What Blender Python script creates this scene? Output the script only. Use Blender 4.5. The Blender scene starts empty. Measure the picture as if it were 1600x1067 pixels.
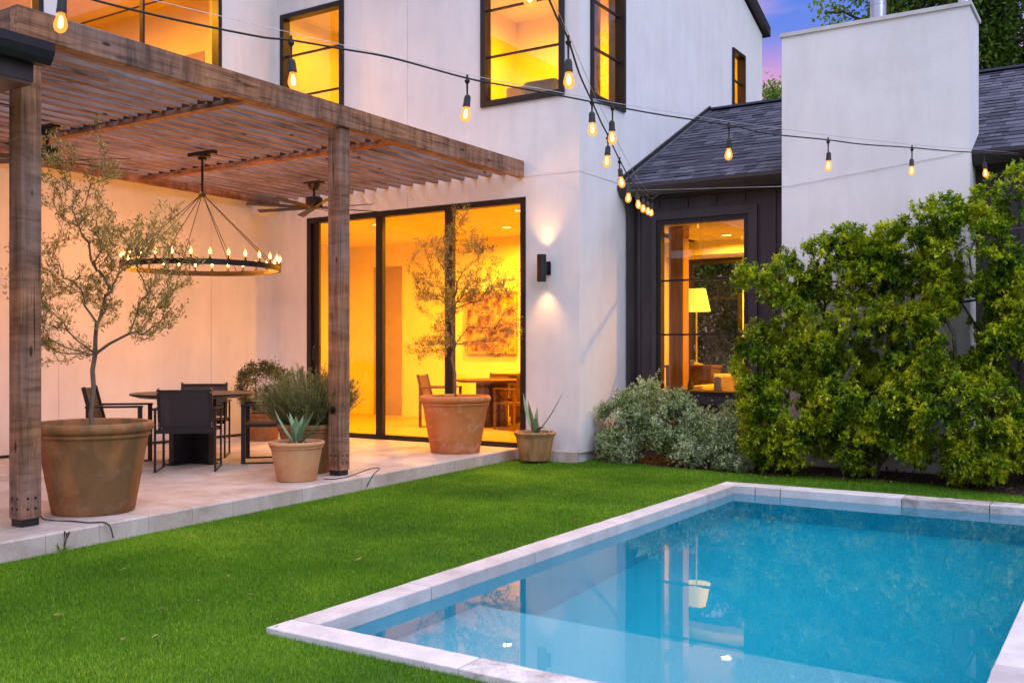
import bpy, bmesh, math, random
import numpy as np
from mathutils import Vector, Matrix, noise
random.seed(7); rng = np.random.default_rng(7)
scene = bpy.context.scene
C = scene.collection
R = math.radians
PI = math.pi

# ------------------------------------------------------------------ camera
cam_d = bpy.data.cameras.new('camera'); cam = bpy.data.objects.new('camera', cam_d); C.objects.link(cam)
TH = math.atan((1776.6 - 800) / 1532.0)
cam.location = (0, 0, 1.17); cam.rotation_euler = (R(90), 0, TH)
cam_d.lens = 36 * 1532 / 1600; cam_d.sensor_width = 36; cam_d.shift_y = 15.5 / 1600
cam_d.clip_end = 600
scene.camera = cam
scene.render.resolution_x = 1024; scene.render.resolution_y = 682

# ------------------------------------------------------------------ render settings
scene.view_settings.view_transform = 'Standard'
scene.view_settings.look = 'None'
scene.view_settings.gamma = 1
scene.view_settings.exposure = 0.05
cy = scene.cycles
cy.use_denoising = True
cy.max_bounces = 10; cy.diffuse_bounces = 4; cy.glossy_bounces = 4
cy.transmission_bounces = 8; cy.transparent_max_bounces = 24
cy.sample_clamp_indirect = 4.0
cy.caustics_refractive = True; cy.caustics_reflective = False
cy.blur_glossy = 0.5

# ------------------------------------------------------------------ dusk sky
world = bpy.data.worlds.new('World'); scene.world = world; world.use_nodes = True
def N(nt, typ, **kw):
    n = nt.nodes.new(typ)
    for k, v in kw.items():
        if k.startswith('i_'):
            key = k[2:]
            n.inputs[int(key) if key.isdigit() else key.replace('_', ' ')].default_value = v
        else: setattr(n, k, v)
    return n
def L(nt, a, b): nt.links.new(a, b)
def ramp(nt, stops, fac=None, interp='LINEAR'):
    r = nt.nodes.new('ShaderNodeValToRGB'); cr = r.color_ramp; cr.interpolation = interp
    while len(cr.elements) < len(stops): cr.elements.new(0.5)
    for e, (p, c) in zip(cr.elements, stops):
        e.position = p; e.color = (*c, 1) if len(c) == 3 else c
    if fac is not None: nt.links.new(fac, r.inputs[0])
    return r
def build_world():
    nt = world.node_tree; nt.nodes.clear()
    out = N(nt, 'ShaderNodeOutputWorld'); bg = N(nt, 'ShaderNodeBackground')
    tc = N(nt, 'ShaderNodeTexCoord'); sep = N(nt, 'ShaderNodeSeparateXYZ')
    L(nt, tc.outputs['Generated'], sep.inputs[0])
    # afterglow-free side behind the house: pink low, violet, blue above
    back = ramp(nt, [(0.0, (.55, .30, .36)), (0.20, (.92, .42, .52)), (0.25, (.78, .36, .62)), (0.30, (.13, .23, .78)),
                     (0.35, (.09, .21, .78)), (.7, (1.1, 1.2, 1.75)), (1.0, (2.5, 2.4, 2.9))], sep.outputs[2])
    front = ramp(nt, [(0.0, (.50, .46, .60)), (0.14, (.66, .70, 1.0)), (0.22, (.68, .68, 1.0)), (0.32, (.64, .72, 1.16)), (0.5, (.58, .78, 1.42)), (1.0, (2.5, 2.4, 2.9))], sep.outputs[2])
    # smooth azimuth blend, brighter towards the side the facade faces
    dot = N(nt, 'ShaderNodeVectorMath', operation='DOT_PRODUCT'); dot.inputs[1].default_value = (0.55, -0.83, 0.1)
    L(nt, tc.outputs['Generated'], dot.inputs[0])
    mr = N(nt, 'ShaderNodeMapRange', interpolation_type='SMOOTHSTEP'); mr.inputs[1].default_value = -0.35; mr.inputs[2].default_value = 0.5
    L(nt, dot.outputs['Value'], mr.inputs[0])
    mix = N(nt, 'ShaderNodeMix', data_type='RGBA'); L(nt, mr.outputs[0], mix.inputs[0])
    L(nt, back.outputs[0], mix.inputs[6]); L(nt, front.outputs[0], mix.inputs[7])
    # thin streaky clouds
    mp = N(nt, 'ShaderNodeMapping'); mp.inputs['Scale'].default_value = (2.2, 2.2, 9); L(nt, tc.outputs['Generated'], mp.inputs[0])
    no = N(nt, 'ShaderNodeTexNoise'); no.inputs['Scale'].default_value = 2.2; no.inputs['Detail'].default_value = 6; L(nt, mp.outputs[0], no.inputs[0])
    cr = ramp(nt, [(0.52, (0, 0, 0)), (0.74, (.5, .5, .5))], no.outputs[0])
    cm = N(nt, 'ShaderNodeMix', data_type='RGBA'); cm.inputs[7].default_value = (1.0, .52, .55, 1)
    L(nt, cr.outputs[0], cm.inputs[0]); L(nt, mix.outputs[2], cm.inputs[6])
    # a physical sky low in the mix keeps the natural zenith to horizon falloff
    sky = N(nt, 'ShaderNodeTexSky', sky_type='NISHITA'); sky.sun_disc = False
    sky.sun_elevation = R(4); sky.sun_rotation = R(146)
    add = N(nt, 'ShaderNodeMix', data_type='RGBA', blend_type='ADD'); add.inputs[0].default_value = 0.012
    L(nt, cm.outputs[2], add.inputs[6]); L(nt, sky.outputs[0], add.inputs[7])
    L(nt, add.outputs[2], bg.inputs[0]); bg.inputs[1].default_value = 1.0
    L(nt, bg.outputs[0], out.inputs[0])
build_world()
sun_d = bpy.data.lights.new('sun', 'SUN'); sun = bpy.data.objects.new('sun', sun_d); C.objects.link(sun)
sun_d.energy = 0.75; sun_d.angle = R(30); sun_d.color = (.86, .92, 1.0)
sun.rotation_euler = (R(60), 0, R(62))      # soft dusk glow from behind the camera

# ------------------------------------------------------------------ mesh helpers
class MB:
    def __init__(s): s.v = []; s.f = []
    def add(s, vs, fs):
        o = len(s.v); s.v += [tuple(v) for v in vs]; s.f += [tuple(o + i for i in f) for f in fs]; return s
    def box(s, x0, x1, y0, y1, z0, z1):
        return s.add([(x0,y0,z0),(x1,y0,z0),(x1,y1,z0),(x0,y1,z0),(x0,y0,z1),(x1,y0,z1),(x1,y1,z1),(x0,y1,z1)],
                     [(3,2,1,0),(4,5,6,7),(0,1,5,4),(1,2,6,5),(2,3,7,6),(3,0,4,7)])
    def bar(s, a, b, w, h, up=(0,0,1)):
        a, b = Vector(a), Vector(b); d = (b - a).normalized(); u = Vector(up)
        if abs(d.dot(u)) > .99: u = Vector((0,1,0))
        r = d.cross(u).normalized(); u = r.cross(d)
        vs = [p + r*sx*w/2 + u*sz*h/2 for p in (a, b) for sx, sz in ((-1,-1),(1,-1),(1,1),(-1,1))]
        return s.add(vs, [(0,1,2,3),(7,6,5,4),(0,4,5,1),(1,5,6,2),(2,6,7,3),(3,7,4,0)])
    def tube(s, pts, rad, n=8, cap=True):
        pts = [Vector(p) for p in pts]; rad = rad if hasattr(rad, '__len__') else [rad]*len(pts)
        o = len(s.v); prev = None
        for i, p in enumerate(pts):
            d = (pts[min(i+1, len(pts)-1)] - pts[max(i-1, 0)])
            d = d.normalized() if d.length > 1e-9 else Vector((0,0,1))
            if prev is None:
                r = d.cross(Vector((0,0,1))) if abs(d.z) < .95 else d.cross(Vector((0,1,0)))
            else: r = prev - d*prev.dot(d)
            r.normalize(); prev = r; u = d.cross(r)
            for k in range(n):
                a = 2*PI*k/n; s.v.append(tuple(p + (r*math.cos(a) + u*math.sin(a))*rad[i]))
        for i in range(len(pts)-1):
            for k in range(n):
                a, b = o+i*n+k, o+i*n+(k+1) % n; s.f.append((a, b, b+n, a+n))
        if cap:
            s.f.append(tuple(o+k for k in reversed(range(n)))); e = o+(len(pts)-1)*n; s.f.append(tuple(e+k for k in range(n)))
        return s
    def lathe(s, prof, c=(0,0,0), n=48):
        o = len(s.v)
        for r, z in prof:
            for k in range(n):
                a = 2*PI*k/n; s.v.append((c[0]+r*math.cos(a), c[1]+r*math.sin(a), c[2]+z))
        for i in range(len(prof)-1):
            for k in range(n):
                a, b = o+i*n+k, o+i*n+(k+1) % n; s.f.append((a, b, b+n, a+n))
        return s
    def disc(s, r, c, n=32, down=False):
        o = len(s.v)
        for k in range(n):
            a = 2*PI*k/n; s.v.append((c[0]+r*math.cos(a), c[1]+r*math.sin(a), c[2]))
        t = tuple(range(o, o+n)); s.f.append(t[::-1] if down else t); return s
    def build(s, name, m, parent=None, smooth=False, bevel=0, ang=35, weld=False):
        me = bpy.data.meshes.new(name); off = Vector((0,0,0)); p = parent
        while p is not None: off += p.location; p = p.parent
        me.from_pydata([(v[0]-off.x, v[1]-off.y, v[2]-off.z) for v in s.v], [], s.f)
        if weld:
            bm = bmesh.new(); bm.from_mesh(me); bmesh.ops.remove_doubles(bm, verts=bm.verts, dist=1e-5)
            bmesh.ops.recalc_face_normals(bm, faces=bm.faces); bm.to_mesh(me); bm.free()
        if smooth:
            me.shade_smooth()
            if ang: me.set_sharp_from_angle(angle=R(ang))
        if m: me.materials.append(m)
        o = bpy.data.objects.new(name, me); C.objects.link(o)
        if parent: o.parent = parent
        if bevel:
            b = o.modifiers.new('bevel', 'BEVEL'); b.width = bevel; b.segments = 2; b.limit_method = 'ANGLE'; b.angle_limit = R(40)
        return o
def np_mesh(name, V, F, m, parent=None, smooth=False):
    """V (n,3) world coordinates, F (k, c) faces of equal corner count"""
    off = np.zeros(3); p = parent
    while p is not None: off += np.array(p.location); p = p.parent
    me = bpy.data.meshes.new(name); F = np.asarray(F); c = F.shape[1]
    me.vertices.add(len(V)); me.vertices.foreach_set('co', (np.asarray(V)-off).astype(np.float32).ravel())
    me.loops.add(F.size); me.loops.foreach_set('vertex_index', F.astype(np.int32).ravel())
    me.polygons.add(len(F)); me.polygons.foreach_set('loop_start', (np.arange(len(F))*c).astype(np.int32))
    me.update(calc_edges=True); me.validate()
    if smooth: me.shade_smooth()
    me.materials.append(m)
    o = bpy.data.objects.new(name, me); C.objects.link(o)
    if parent: o.parent = parent
    return o
def thing(name, label, cat, loc=(0,0,0), group=None, rz=0):
    o = bpy.data.objects.new(name, None); C.objects.link(o); o.location = loc; o.rotation_euler = (0,0,rz)
    o['label'] = label; o['category'] = cat
    if group: o['group'] = group
    return o
def tag(o, label, cat, group=None, kind=None):
    if label: o['label'] = label
    if cat: o['category'] = cat
    if group: o['group'] = group
    if kind: o['kind'] = kind
    return o
def struct(o): o['kind'] = 'structure'; return o
def copy_tree(o, parent=None):
    c = o.copy(); C.objects.link(c)
    if parent: c.parent = parent
    for ch in list(o.children): copy_tree(ch, c)
    return c

# ------------------------------------------------------------------ materials
def mat(name, color=(.5,.5,.5), rough=.6, metal=0.0, spec=.5):
    m = bpy.data.materials.new(name); m.use_nodes = True
    b = m.node_tree.nodes['Principled BSDF']
    b.inputs['Base Color'].default_value = (*color, 1); b.inputs['Roughness'].default_value = rough
    b.inputs['Metallic'].default_value = metal; b.inputs['Specular IOR Level'].default_value = spec
    return m, m.node_tree, b
def coords(nt, scale=(1,1,1), kind='Object'):
    tc = N(nt, 'ShaderNodeTexCoord'); mp = N(nt, 'ShaderNodeMapping'); mp.inputs['Scale'].default_value = scale
    L(nt, tc.outputs[kind], mp.inputs[0]); return mp.outputs[0]
def tex(nt, vec, scale, detail=4, rough=.55, dist=0):
    n = N(nt, 'ShaderNodeTexNoise'); n.inputs['Scale'].default_value = scale; n.inputs['Detail'].default_value = detail
    n.inputs['Roughness'].default_value = rough; n.inputs['Distortion'].default_value = dist; L(nt, vec, n.inputs['Vector']); return n.outputs[0]
def bump(nt, b, h, strength=.2, dist=.01):
    n = N(nt, 'ShaderNodeBump'); n.inputs['Strength'].default_value = strength; n.inputs['Distance'].default_value = dist
    L(nt, h, n.inputs['Height']); L(nt, n.outputs[0], b.inputs['Normal']); return n
def mixc(nt, fac, a, b, blend='MIX'):
    n = N(nt, 'ShaderNodeMix', data_type='RGBA', blend_type=blend)
    for sock, v in ((0, fac), (6, a), (7, b)):
        if isinstance(v, (int, float)): n.inputs[sock].default_value = v
        elif isinstance(v, tuple): n.inputs[sock].default_value = (*v, 1)
        else: L(nt, v, n.inputs[sock])
    return n.outputs[2]
M = {}
def noisy(key, c1, c2, scale, rough=.7, stretch=(1,1,1), bstr=.15, bscale=None, detail=5, metal=0, spec=.4, lo=.35, hi=.65):
    m, nt, b = mat(key, c1, rough, metal, spec); v = coords(nt, stretch)
    n = tex(nt, v, scale, detail); r = ramp(nt, [(lo, c1), (hi, c2)], n); L(nt, r.outputs[0], b.inputs['Base Color'])
    n2 = tex(nt, v, bscale or scale*8, 4); bump(nt, b, n2, bstr, .004); M[key] = m; return m, nt, b, r.outputs[0], v

def wood(key, axis, dark=(.062,.028,.015), light=(.36,.165,.082), grey=(.25,.165,.135)):
    m, nt, b = mat(key, light, .75, 0, .3)
    st = [14,14,14]; st[axis] = .9
    v = coords(nt, tuple(st)); n = tex(nt, v, 1.6, 8, .62, 1.2)
    r = ramp(nt, [(.28, dark), (.5, light), (.74, tuple(x*1.25 for x in light))], n)
    v2 = coords(nt, (1,1,1)); n2 = tex(nt, v2, 1.3, 4); r2 = ramp(nt, [(.40, (0,0,0)), (.66, (.85,.85,.85))], n2)
    c = mixc(nt, r2.outputs[0], r.outputs[0], grey)
    # knots
    sk = [7.5,7.5,7.5]; sk[axis] = 2.6
    vk = coords(nt, tuple(sk)); vo = N(nt, 'ShaderNodeTexVoronoi'); vo.inputs['Scale'].default_value = 1.0; L(nt, vk, vo.inputs['Vector'])
    rk = ramp(nt, [(.0, (1,1,1)), (.07, (.85,.85,.85)), (.12, (0,0,0))], vo.outputs['Distance'])
    c = mixc(nt, rk.outputs[0], c, (.035,.016,.010))
    sc_ = [60,60,60]; sc_[axis] = 1.1
    n4 = tex(nt, coords(nt, tuple(sc_)), 1.0, 2, .4, .4); r4 = ramp(nt, [(.285, (1,1,1)), (.315, (0,0,0))], n4)
    c = mixc(nt, r4.outputs[0], c, (.022,.012,.009))
    # drip stains running down across the boards
    sd = [1,1,1]; sd[axis] = 5.0 if axis < 2 else 1.0; sd[2] = .9 if axis < 2 else 5.0
    n5 = tex(nt, coords(nt, tuple(sd)), 1.5, 7, .68, .8); r5 = ramp(nt, [(.34, (.42,.38,.38)), (.5, (1,1,1)), (.66, (1.45,1.45,1.5))], n5)
    c = mixc(nt, .15 if key == 'wood_slat' else .85, c, r5.outputs[0], 'MULTIPLY')
    # weather streaks
    ss = [26,26,26]; ss[axis] = 1.6
    n3 = tex(nt, coords(nt, tuple(ss)), 1.0, 3); r3 = ramp(nt, [(.30, (.45,.42,.42)), (.55, (1,1,1))], n3)
    c = mixc(nt, .75, c, r3.outputs[0], 'MULTIPLY')
    L(nt, c, b.inputs['Base Color']); bump(nt, b, n, .5, .006); M[key] = m
wood('wood_slat', 1, (.07,.036,.026), (.30,.185,.14), (.37,.29,.29)); wood('wood_x', 0); wood('wood_y', 1); wood('wood_z', 2)

def stucco():
    m, nt, b = mat('stucco', (.78,.765,.76), .9, 0, .15)
    v = coords(nt); n = tex(nt, v, 1.1, 9, .62, .4); r = ramp(nt, [(.30, (.76,.75,.75)), (.5, (.82,.81,.815)), (.7, (.87,.865,.865))], n)
    ns = tex(nt, coords(nt, (3.4,3.4,.55)), 1.5, 8, .62, .5); rs = ramp(nt, [(.33, (.93,.925,.93)), (.56, (1,1,1))], ns)
    c = mixc(nt, .8, r.outputs[0], rs.outputs[0], 'MULTIPLY')
    # soil splash and damp staining that fades out a hand's breadth above the ground
    tc = N(nt, 'ShaderNodeTexCoord'); sp = N(nt, 'ShaderNodeSeparateXYZ'); L(nt, tc.outputs['Object'], sp.inputs[0])
    mr = N(nt, 'ShaderNodeMapRange'); mr.inputs[1].default_value = .08; mr.inputs[2].default_value = .42; mr.inputs[3].default_value = .75; mr.inputs[4].default_value = 0; L(nt, sp.outputs[2], mr.inputs[0])
    nd = tex(nt, v, 9, 8, .7); mm = N(nt, 'ShaderNodeMath', operation='MULTIPLY'); L(nt, mr.outputs[0], mm.inputs[0]); L(nt, nd, mm.inputs[1])
    c = mixc(nt, mm.outputs[0], c, (.36,.31,.27)); L(nt, c, b.inputs['Base Color'])
    h = mixc(nt, .5, tex(nt, v, 38, 8, .7), tex(nt, v, 6, 4)); bump(nt, b, h, .45, .008); M['stucco'] = m
stucco()
noisy('siding', (.040,.029,.032), (.058,.043,.047), 3, .55, (3,3,.6), .12, 60)
noisy('metal_dark', (.012,.010,.012), (.022,.018,.022), 6, .38, bstr=.03)
noisy('frame_dark', (.010,.008,.009), (.016,.013,.014), 9, .42, bstr=.03)
noisy('bronze', (.016,.011,.009), (.030,.020,.014), 9, .35, bstr=.05, metal=.3)
noisy('gutter', (.035,.026,.030), (.055,.042,.046), 2, .40, bstr=.05)
noisy('interior_paint', (.78,.70,.46), (.84,.77,.54), 2, .85, bstr=.05)
noisy('door_paint_doorway_shade', (.34,.24,.14), (.40,.28,.16), 2, .8, bstr=.05)  # upper door colour, also the shade painted into the lower doorway
noisy('concrete', (.50,.48,.49), (.66,.64,.65), 4, .85, bstr=.3, bscale=70)
noisy('soil', (.03,.018,.012), (.075,.045,.028), 18, .95, bstr=.8, bscale=60)
noisy('galvanised', (.42,.44,.47), (.58,.60,.63), 5, .32, bstr=.05, metal=.9)
noisy('white_plastic', (.62,.60,.60), (.70,.68,.68), 4, .5, bstr=.03)
noisy('bark', (.045,.032,.024), (.13,.10,.078), 9, .9, (1,1,.25), .7, 40)
noisy('olive_bark', (.12,.085,.055), (.24,.18,.13), 14, .85, (1,1,.4), .5, 60)
noisy('twig', (.07,.045,.025), (.15,.10,.06), 12, .85, bstr=.3)
noisy('sofa_fabric', (.55,.46,.34), (.66,.56,.43), 12, .95, bstr=.4, bscale=200)
noisy('curtain', (.70,.64,.50), (.78,.72,.58), 6, .9, bstr=.1)
noisy('ivory_wax', (.80,.74,.66), (.86,.80,.72), 6, .6, bstr=.05)
noisy('brown_wood', (.075,.035,.018), (.14,.066,.032), 5, .5, (12,1,12), .1)
noisy('oak_floor', (.42,.26,.13), (.60,.40,.22), 2.5, .35, (1,8,1), .1)
noisy('honey_beam', (.50,.27,.10), (.66,.40,.18), 3, .7, (9,9,.8), .4, 12)
noisy('rubber_cord', (.02,.018,.018), (.03,.028,.026), 8, .6)
noisy('artwork', (.10,.03,.02), (.75,.36,.12), 5, .7, bstr=.2, lo=.4, hi=.58)
noisy('black_board', (.012,.010,.011), (.02,.017,.018), 4, .5)

def travertine():
    m, nt, b = mat('travertine', (.6,.5,.46), .62, 0, .35)
    v = coords(nt, (1,1,1)); n = tex(nt, v, 2.4, 7, .62, .8)
    r = ramp(nt, [(.30, (.43,.33,.27)), (.5, (.59,.49,.43)), (.72, (.74,.66,.60))], n)
    br = N(nt, 'ShaderNodeTexBrick'); br.offset = .5; br.inputs['Scale'].default_value = 1.0
    br.inputs['Mortar Size'].default_value = .004; br.inputs['Brick Width'].default_value = .61; br.inputs['Row Height'].default_value = .41
    br.inputs['Color1'].default_value = (.86,.84,.82,1); br.inputs['Color2'].default_value = (1,1,1,1); br.inputs['Mortar'].default_value = (.62,.58,.55,1)
    L(nt, v, br.inputs['Vector']); c = mixc(nt, .8, r.outputs[0], br.outputs['Color'], 'MULTIPLY')
    pit = tex(nt, coords(nt, (1,2.6,1)), 26, 4); rp = ramp(nt, [(.30, (.55,.5,.48)), (.38, (1,1,1))], pit)
    c = mixc(nt, .7, c, rp.outputs[0], 'MULTIPLY'); L(nt, c, b.inputs['Base Color'])
    bump(nt, b, mixc(nt, .5, pit, n), .25, .006); M['travertine'] = m
travertine()
def coping_mat(key='coping_stone', aged=False):
    m, nt, b = mat(key, (.62,.59,.60), .7, 0, .35)
    v = coords(nt); n = tex(nt, v, 3.5, 7, .6); oi = N(nt, 'ShaderNodeObjectInfo')
    r = ramp(nt, [(.3, (.55,.51,.49)), (.52, (.72,.675,.65)), (.75, (.81,.77,.745))], n)
    rr = ramp(nt, [(0, (.70,.68,.69)), (.4, (.90,.87,.87)), (1, (1,1,1))], oi.outputs['Random'])
    c = mixc(nt, 1.0, r.outputs[0], rr.outputs[0], 'MULTIPLY')
    pit = tex(nt, coords(nt, (1,1,1)), 34, 4, .7); rp = ramp(nt, [(.27, (.30,.27,.27)), (.33, (1,1,1))], pit)
    c = mixc(nt, .9, c, rp.outputs[0], 'MULTIPLY')
    st = tex(nt, coords(nt, (1,1,2.5)), 4.2, 9, .72, .7); rs = ramp(nt, [(.40, (0,0,0)), (.62, ((.85,)*3 if aged else (.38,)*3))], st)
    c = mixc(nt, rs.outputs[0], c, (.25,.20,.18) if aged else (.42,.37,.35)); L(nt, c, b.inputs['Base Color'])
    bump(nt, b, mixc(nt, .6, pit, tex(nt, v, 60, 4)), .5, .005); M[key] = m
coping_mat(); coping_mat('coping_aged', True)
def terracotta(key, c1, c2, c3, chalk=.5, moss=0.0):
    m, nt, b = mat(key, c1, .82, 0, .25)
    v = coords(nt); n = tex(nt, v, 3.2, 6, .6, .6); r = ramp(nt, [(.28, c1), (.5, c2), (.75, c3)], n)
    ch = tex(nt, coords(nt, (1,1,1.6)), 5.5, 7, .7, 1.2); rc = ramp(nt, [(.54, (0,0,0)), (.72, (chalk,)*3)], ch)
    c = mixc(nt, rc.outputs[0], r.outputs[0], (.62,.50,.42))
    if moss:
        ms = tex(nt, coords(nt, (2,2,.6)), 2.6, 5); rm = ramp(nt, [(.46, (0,0,0)), (.62, (moss,)*3)], ms)
        c = mixc(nt, rm.outputs[0], c, (.10,.085,.04))
    L(nt, c, b.inputs['Base Color']); bump(nt, b, tex(nt, v, 45, 5), .3, .004); M[key] = m
terracotta('terracotta_old', (.25,.095,.032), (.37,.15,.052), (.44,.22,.10), .30, .55)
terracotta('terracotta_chalky', (.46,.14,.035), (.58,.20,.055), (.60,.27,.12), .75)
terracotta('terracotta_pale', (.52,.24,.10), (.62,.32,.15), (.66,.39,.21), .35)
terracotta('terracotta_stained', (.48,.22,.07), (.58,.30,.12), (.62,.36,.16), .3, .6)

def shingle():
    m, nt, b = mat('shingle', (.04,.04,.05), .9, 0, .25)
    g = N(nt, 'ShaderNodeNewGeometry'); r = ramp(nt, [(0, (.038,.040,.056)), (.5, (.075,.077,.104)), (1, (.125,.128,.165))], g.outputs['Random Per Island'])
    v = coords(nt); gr = tex(nt, v, 140, 3); rg = ramp(nt, [(.35, (.55,.55,.6)), (.7, (1.35,1.35,1.35))], gr)
    L(nt, mixc(nt, 1, r.outputs[0], rg.outputs[0], 'MULTIPLY'), b.inputs['Base Color']); bump(nt, b, gr, .5, .004); M['shingle'] = m
shingle()
def leaf_mat(key, stops, trans=.35, rough=.45, clump=None, tcol=None, cw=1.3):
    m, nt, b = mat(key, stops[0][1], rough, 0, .4)
    g = N(nt, 'ShaderNodeNewGeometry'); v = coords(nt); n = tex(nt, v, clump or 3.0, 3)
    a = N(nt, 'ShaderNodeMath', operation='MULTIPLY_ADD'); a.inputs[1].default_value = .55; L(nt, g.outputs['Random Per Island'], a.inputs[0])
    s = N(nt, 'ShaderNodeMath', operation='MULTIPLY_ADD'); s.inputs[1].default_value = cw; s.inputs[2].default_value = .23-.5*cw; L(nt, n, s.inputs[0])
    L(nt, s.outputs[0], a.inputs[2]); r = ramp(nt, stops, a.outputs[0]); L(nt, r.outputs[0], b.inputs['Base Color'])
    t = N(nt, 'ShaderNodeBsdfTranslucent')
    tc = mixc(nt, 1.0, r.outputs[0], tcol or (1.6,1.7,.6), 'MULTIPLY'); L(nt, tc, t.inputs[0])
    mx = N(nt, 'ShaderNodeMixShader'); mx.inputs[0].default_value = trans
    L(nt, b.outputs[0], mx.inputs[1]); L(nt, t.outputs[0], mx.inputs[2]); L(nt, mx.outputs[0], nt.nodes['Material Output'].inputs[0]); M[key] = m
leaf_mat('leaf_shrub', [(.05,(.014,.050,.008)), (.28,(.072,.165,.014)), (.50,(.225,.335,.016)), (.84,(.66,.62,.03))], .38, .34, 3.4, None, 1.7)
leaf_mat('leaf_olive', [(.1,(.09,.08,.022)), (.5,(.29,.25,.07)), (.9,(.58,.53,.20))], .4, .45, 4, (1.3,1.2,.7))
leaf_mat('leaf_silver', [(.1,(.06,.12,.02)), (.38,(.22,.33,.10)), (.85,(.70,.75,.54))], .25, .6, 3.5, (1.2,1.3,.9))
leaf_mat('leaf_rosemary', [(.1,(.07,.085,.022)), (.5,(.19,.22,.075)), (.9,(.34,.36,.17))], .2, .6, 4)
leaf_mat('leaf_box', [(.1,(.03,.040,.010)), (.5,(.065,.080,.02)), (.9,(.12,.14,.04))], .2, .5, 4)
leaf_mat('leaf_tree', [(.1,(.03,.075,.012)), (.5,(.11,.20,.03)), (.9,(.28,.38,.06))], .3, .5, .35)
leaf_mat('grass_blade', [(.05,(.020,.075,.002)), (.35,(.070,.205,.002)), (.62,(.165,.37,.004)), (.92,(.45,.62,.05))], .35, .55, .75, (1.3,1.4,.5), 1.0)
leaf_mat('agave_leaf', [(.1,(.15,.24,.12)), (.5,(.24,.36,.19)), (.9,(.38,.48,.28))], .1, .45, 5, (1,1.2,.7))
leaf_mat('litter', [(.1,(.10,.045,.02)), (.4,(.24,.12,.05)), (.7,(.42,.27,.12)), (.95,(.62,.50,.28))], .1, .8, 30)
leaf_mat('mulch_chip', [(.1,(.018,.009,.006)), (.5,(.055,.025,.014)), (.95,(.15,.075,.04))], .0, .9, 20)
noisy('lawn_soil', (.035,.09,.003), (.07,.15,.004), 2.2, .95, bstr=.6, bscale=120)
def lattice():
    m, nt, b = mat('agave_two_tone', (.2,.3,.2), .45); M['agave'] = m

def glass():
    m = bpy.data.materials.new('window_glass'); m.use_nodes = True; nt = m.node_tree; nt.nodes.clear()
    out = N(nt, 'ShaderNodeOutputMaterial'); tr = N(nt, 'ShaderNodeBsdfTransparent'); tr.inputs[0].default_value = (.97,.97,.95,1)
    gl = N(nt, 'ShaderNodeBsdfGlossy'); gl.inputs['Roughness'].default_value = .0; fr = N(nt, 'ShaderNodeFresnel'); fr.inputs[0].default_value = 1.95
    mx = N(nt, 'ShaderNodeMixShader'); L(nt, fr.outputs[0], mx.inputs[0]); L(nt, tr.outputs[0], mx.inputs[1]); L(nt, gl.outputs[0], mx.inputs[2]); L(nt, mx.outputs[0], out.inputs[0]); M['glass'] = m
glass()
def emis(key, col, s):
    m = bpy.data.materials.new(key); m.use_nodes = True; nt = m.node_tree; nt.nodes.clear()
    out = N(nt, 'ShaderNodeOutputMaterial'); e = N(nt, 'ShaderNodeEmission'); e.inputs[0].default_value = (*col, 1); e.inputs[1].default_value = s
    L(nt, e.outputs[0], out.inputs[0]); M[key] = m
emis('filament', (1, .60, .22), 16)
emis('candle_filament', (1, .41, .055), 2900)
emis('downlight', (1, .66, .24), 5)
emis('sconce_glow', (1, .62, .30), 12)
def bulb_glass():
    m = bpy.data.materials.new('amber_bulb_glass'); m.use_nodes = True; nt = m.node_tree; nt.nodes.clear()
    out = N(nt, 'ShaderNodeOutputMaterial'); tr = N(nt, 'ShaderNodeBsdfTransparent'); tr.inputs[0].default_value = (1,.80,.5,1)
    e = N(nt, 'ShaderNodeEmission'); e.inputs[0].default_value = (1,.36,.07,1); e.inputs[1].default_value = 2.2
    mx = N(nt, 'ShaderNodeMixShader'); mx.inputs[0].default_value = .45; L(nt, tr.outputs[0], mx.inputs[1]); L(nt, e.outputs[0], mx.inputs[2]); L(nt, mx.outputs[0], out.inputs[0]); M['bulb_glass'] = m
bulb_glass()
M['candle_glass'] = M['bulb_glass'].copy(); M['candle_glass'].name = 'candle_glass'
for n_ in M['candle_glass'].node_tree.nodes:
    if n_.type == 'EMISSION': n_.inputs[0].default_value = (1,.42,.06,1); n_.inputs[1].default_value = 7
def shade_mat():
    m, nt, b = mat('lamp_shade_cloth', (.85,.75,.55), .9)
    b.inputs['Emission Color'].default_value = (1,.72,.08,1); b.inputs['Emission Strength'].default_value = 1.0; M['lamp_shade'] = m
shade_mat()
def sling():
    m = bpy.data.materials.new('sling_mesh'); m.use_nodes = True; nt = m.node_tree; b = nt.nodes['Principled BSDF']
    b.inputs['Base Color'].default_value = (.035,.028,.030,1); b.inputs['Roughness'].default_value = .7
    tr = N(nt, 'ShaderNodeBsdfTransparent'); mx = N(nt, 'ShaderNodeMixShader'); mx.inputs[0].default_value = .12
    L(nt, b.outputs[0], mx.inputs[1]); L(nt, tr.outputs[0], mx.inputs[2]); L(nt, mx.outputs[0], nt.nodes['Material Output'].inputs[0]); M['sling'] = m
sling()
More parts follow.
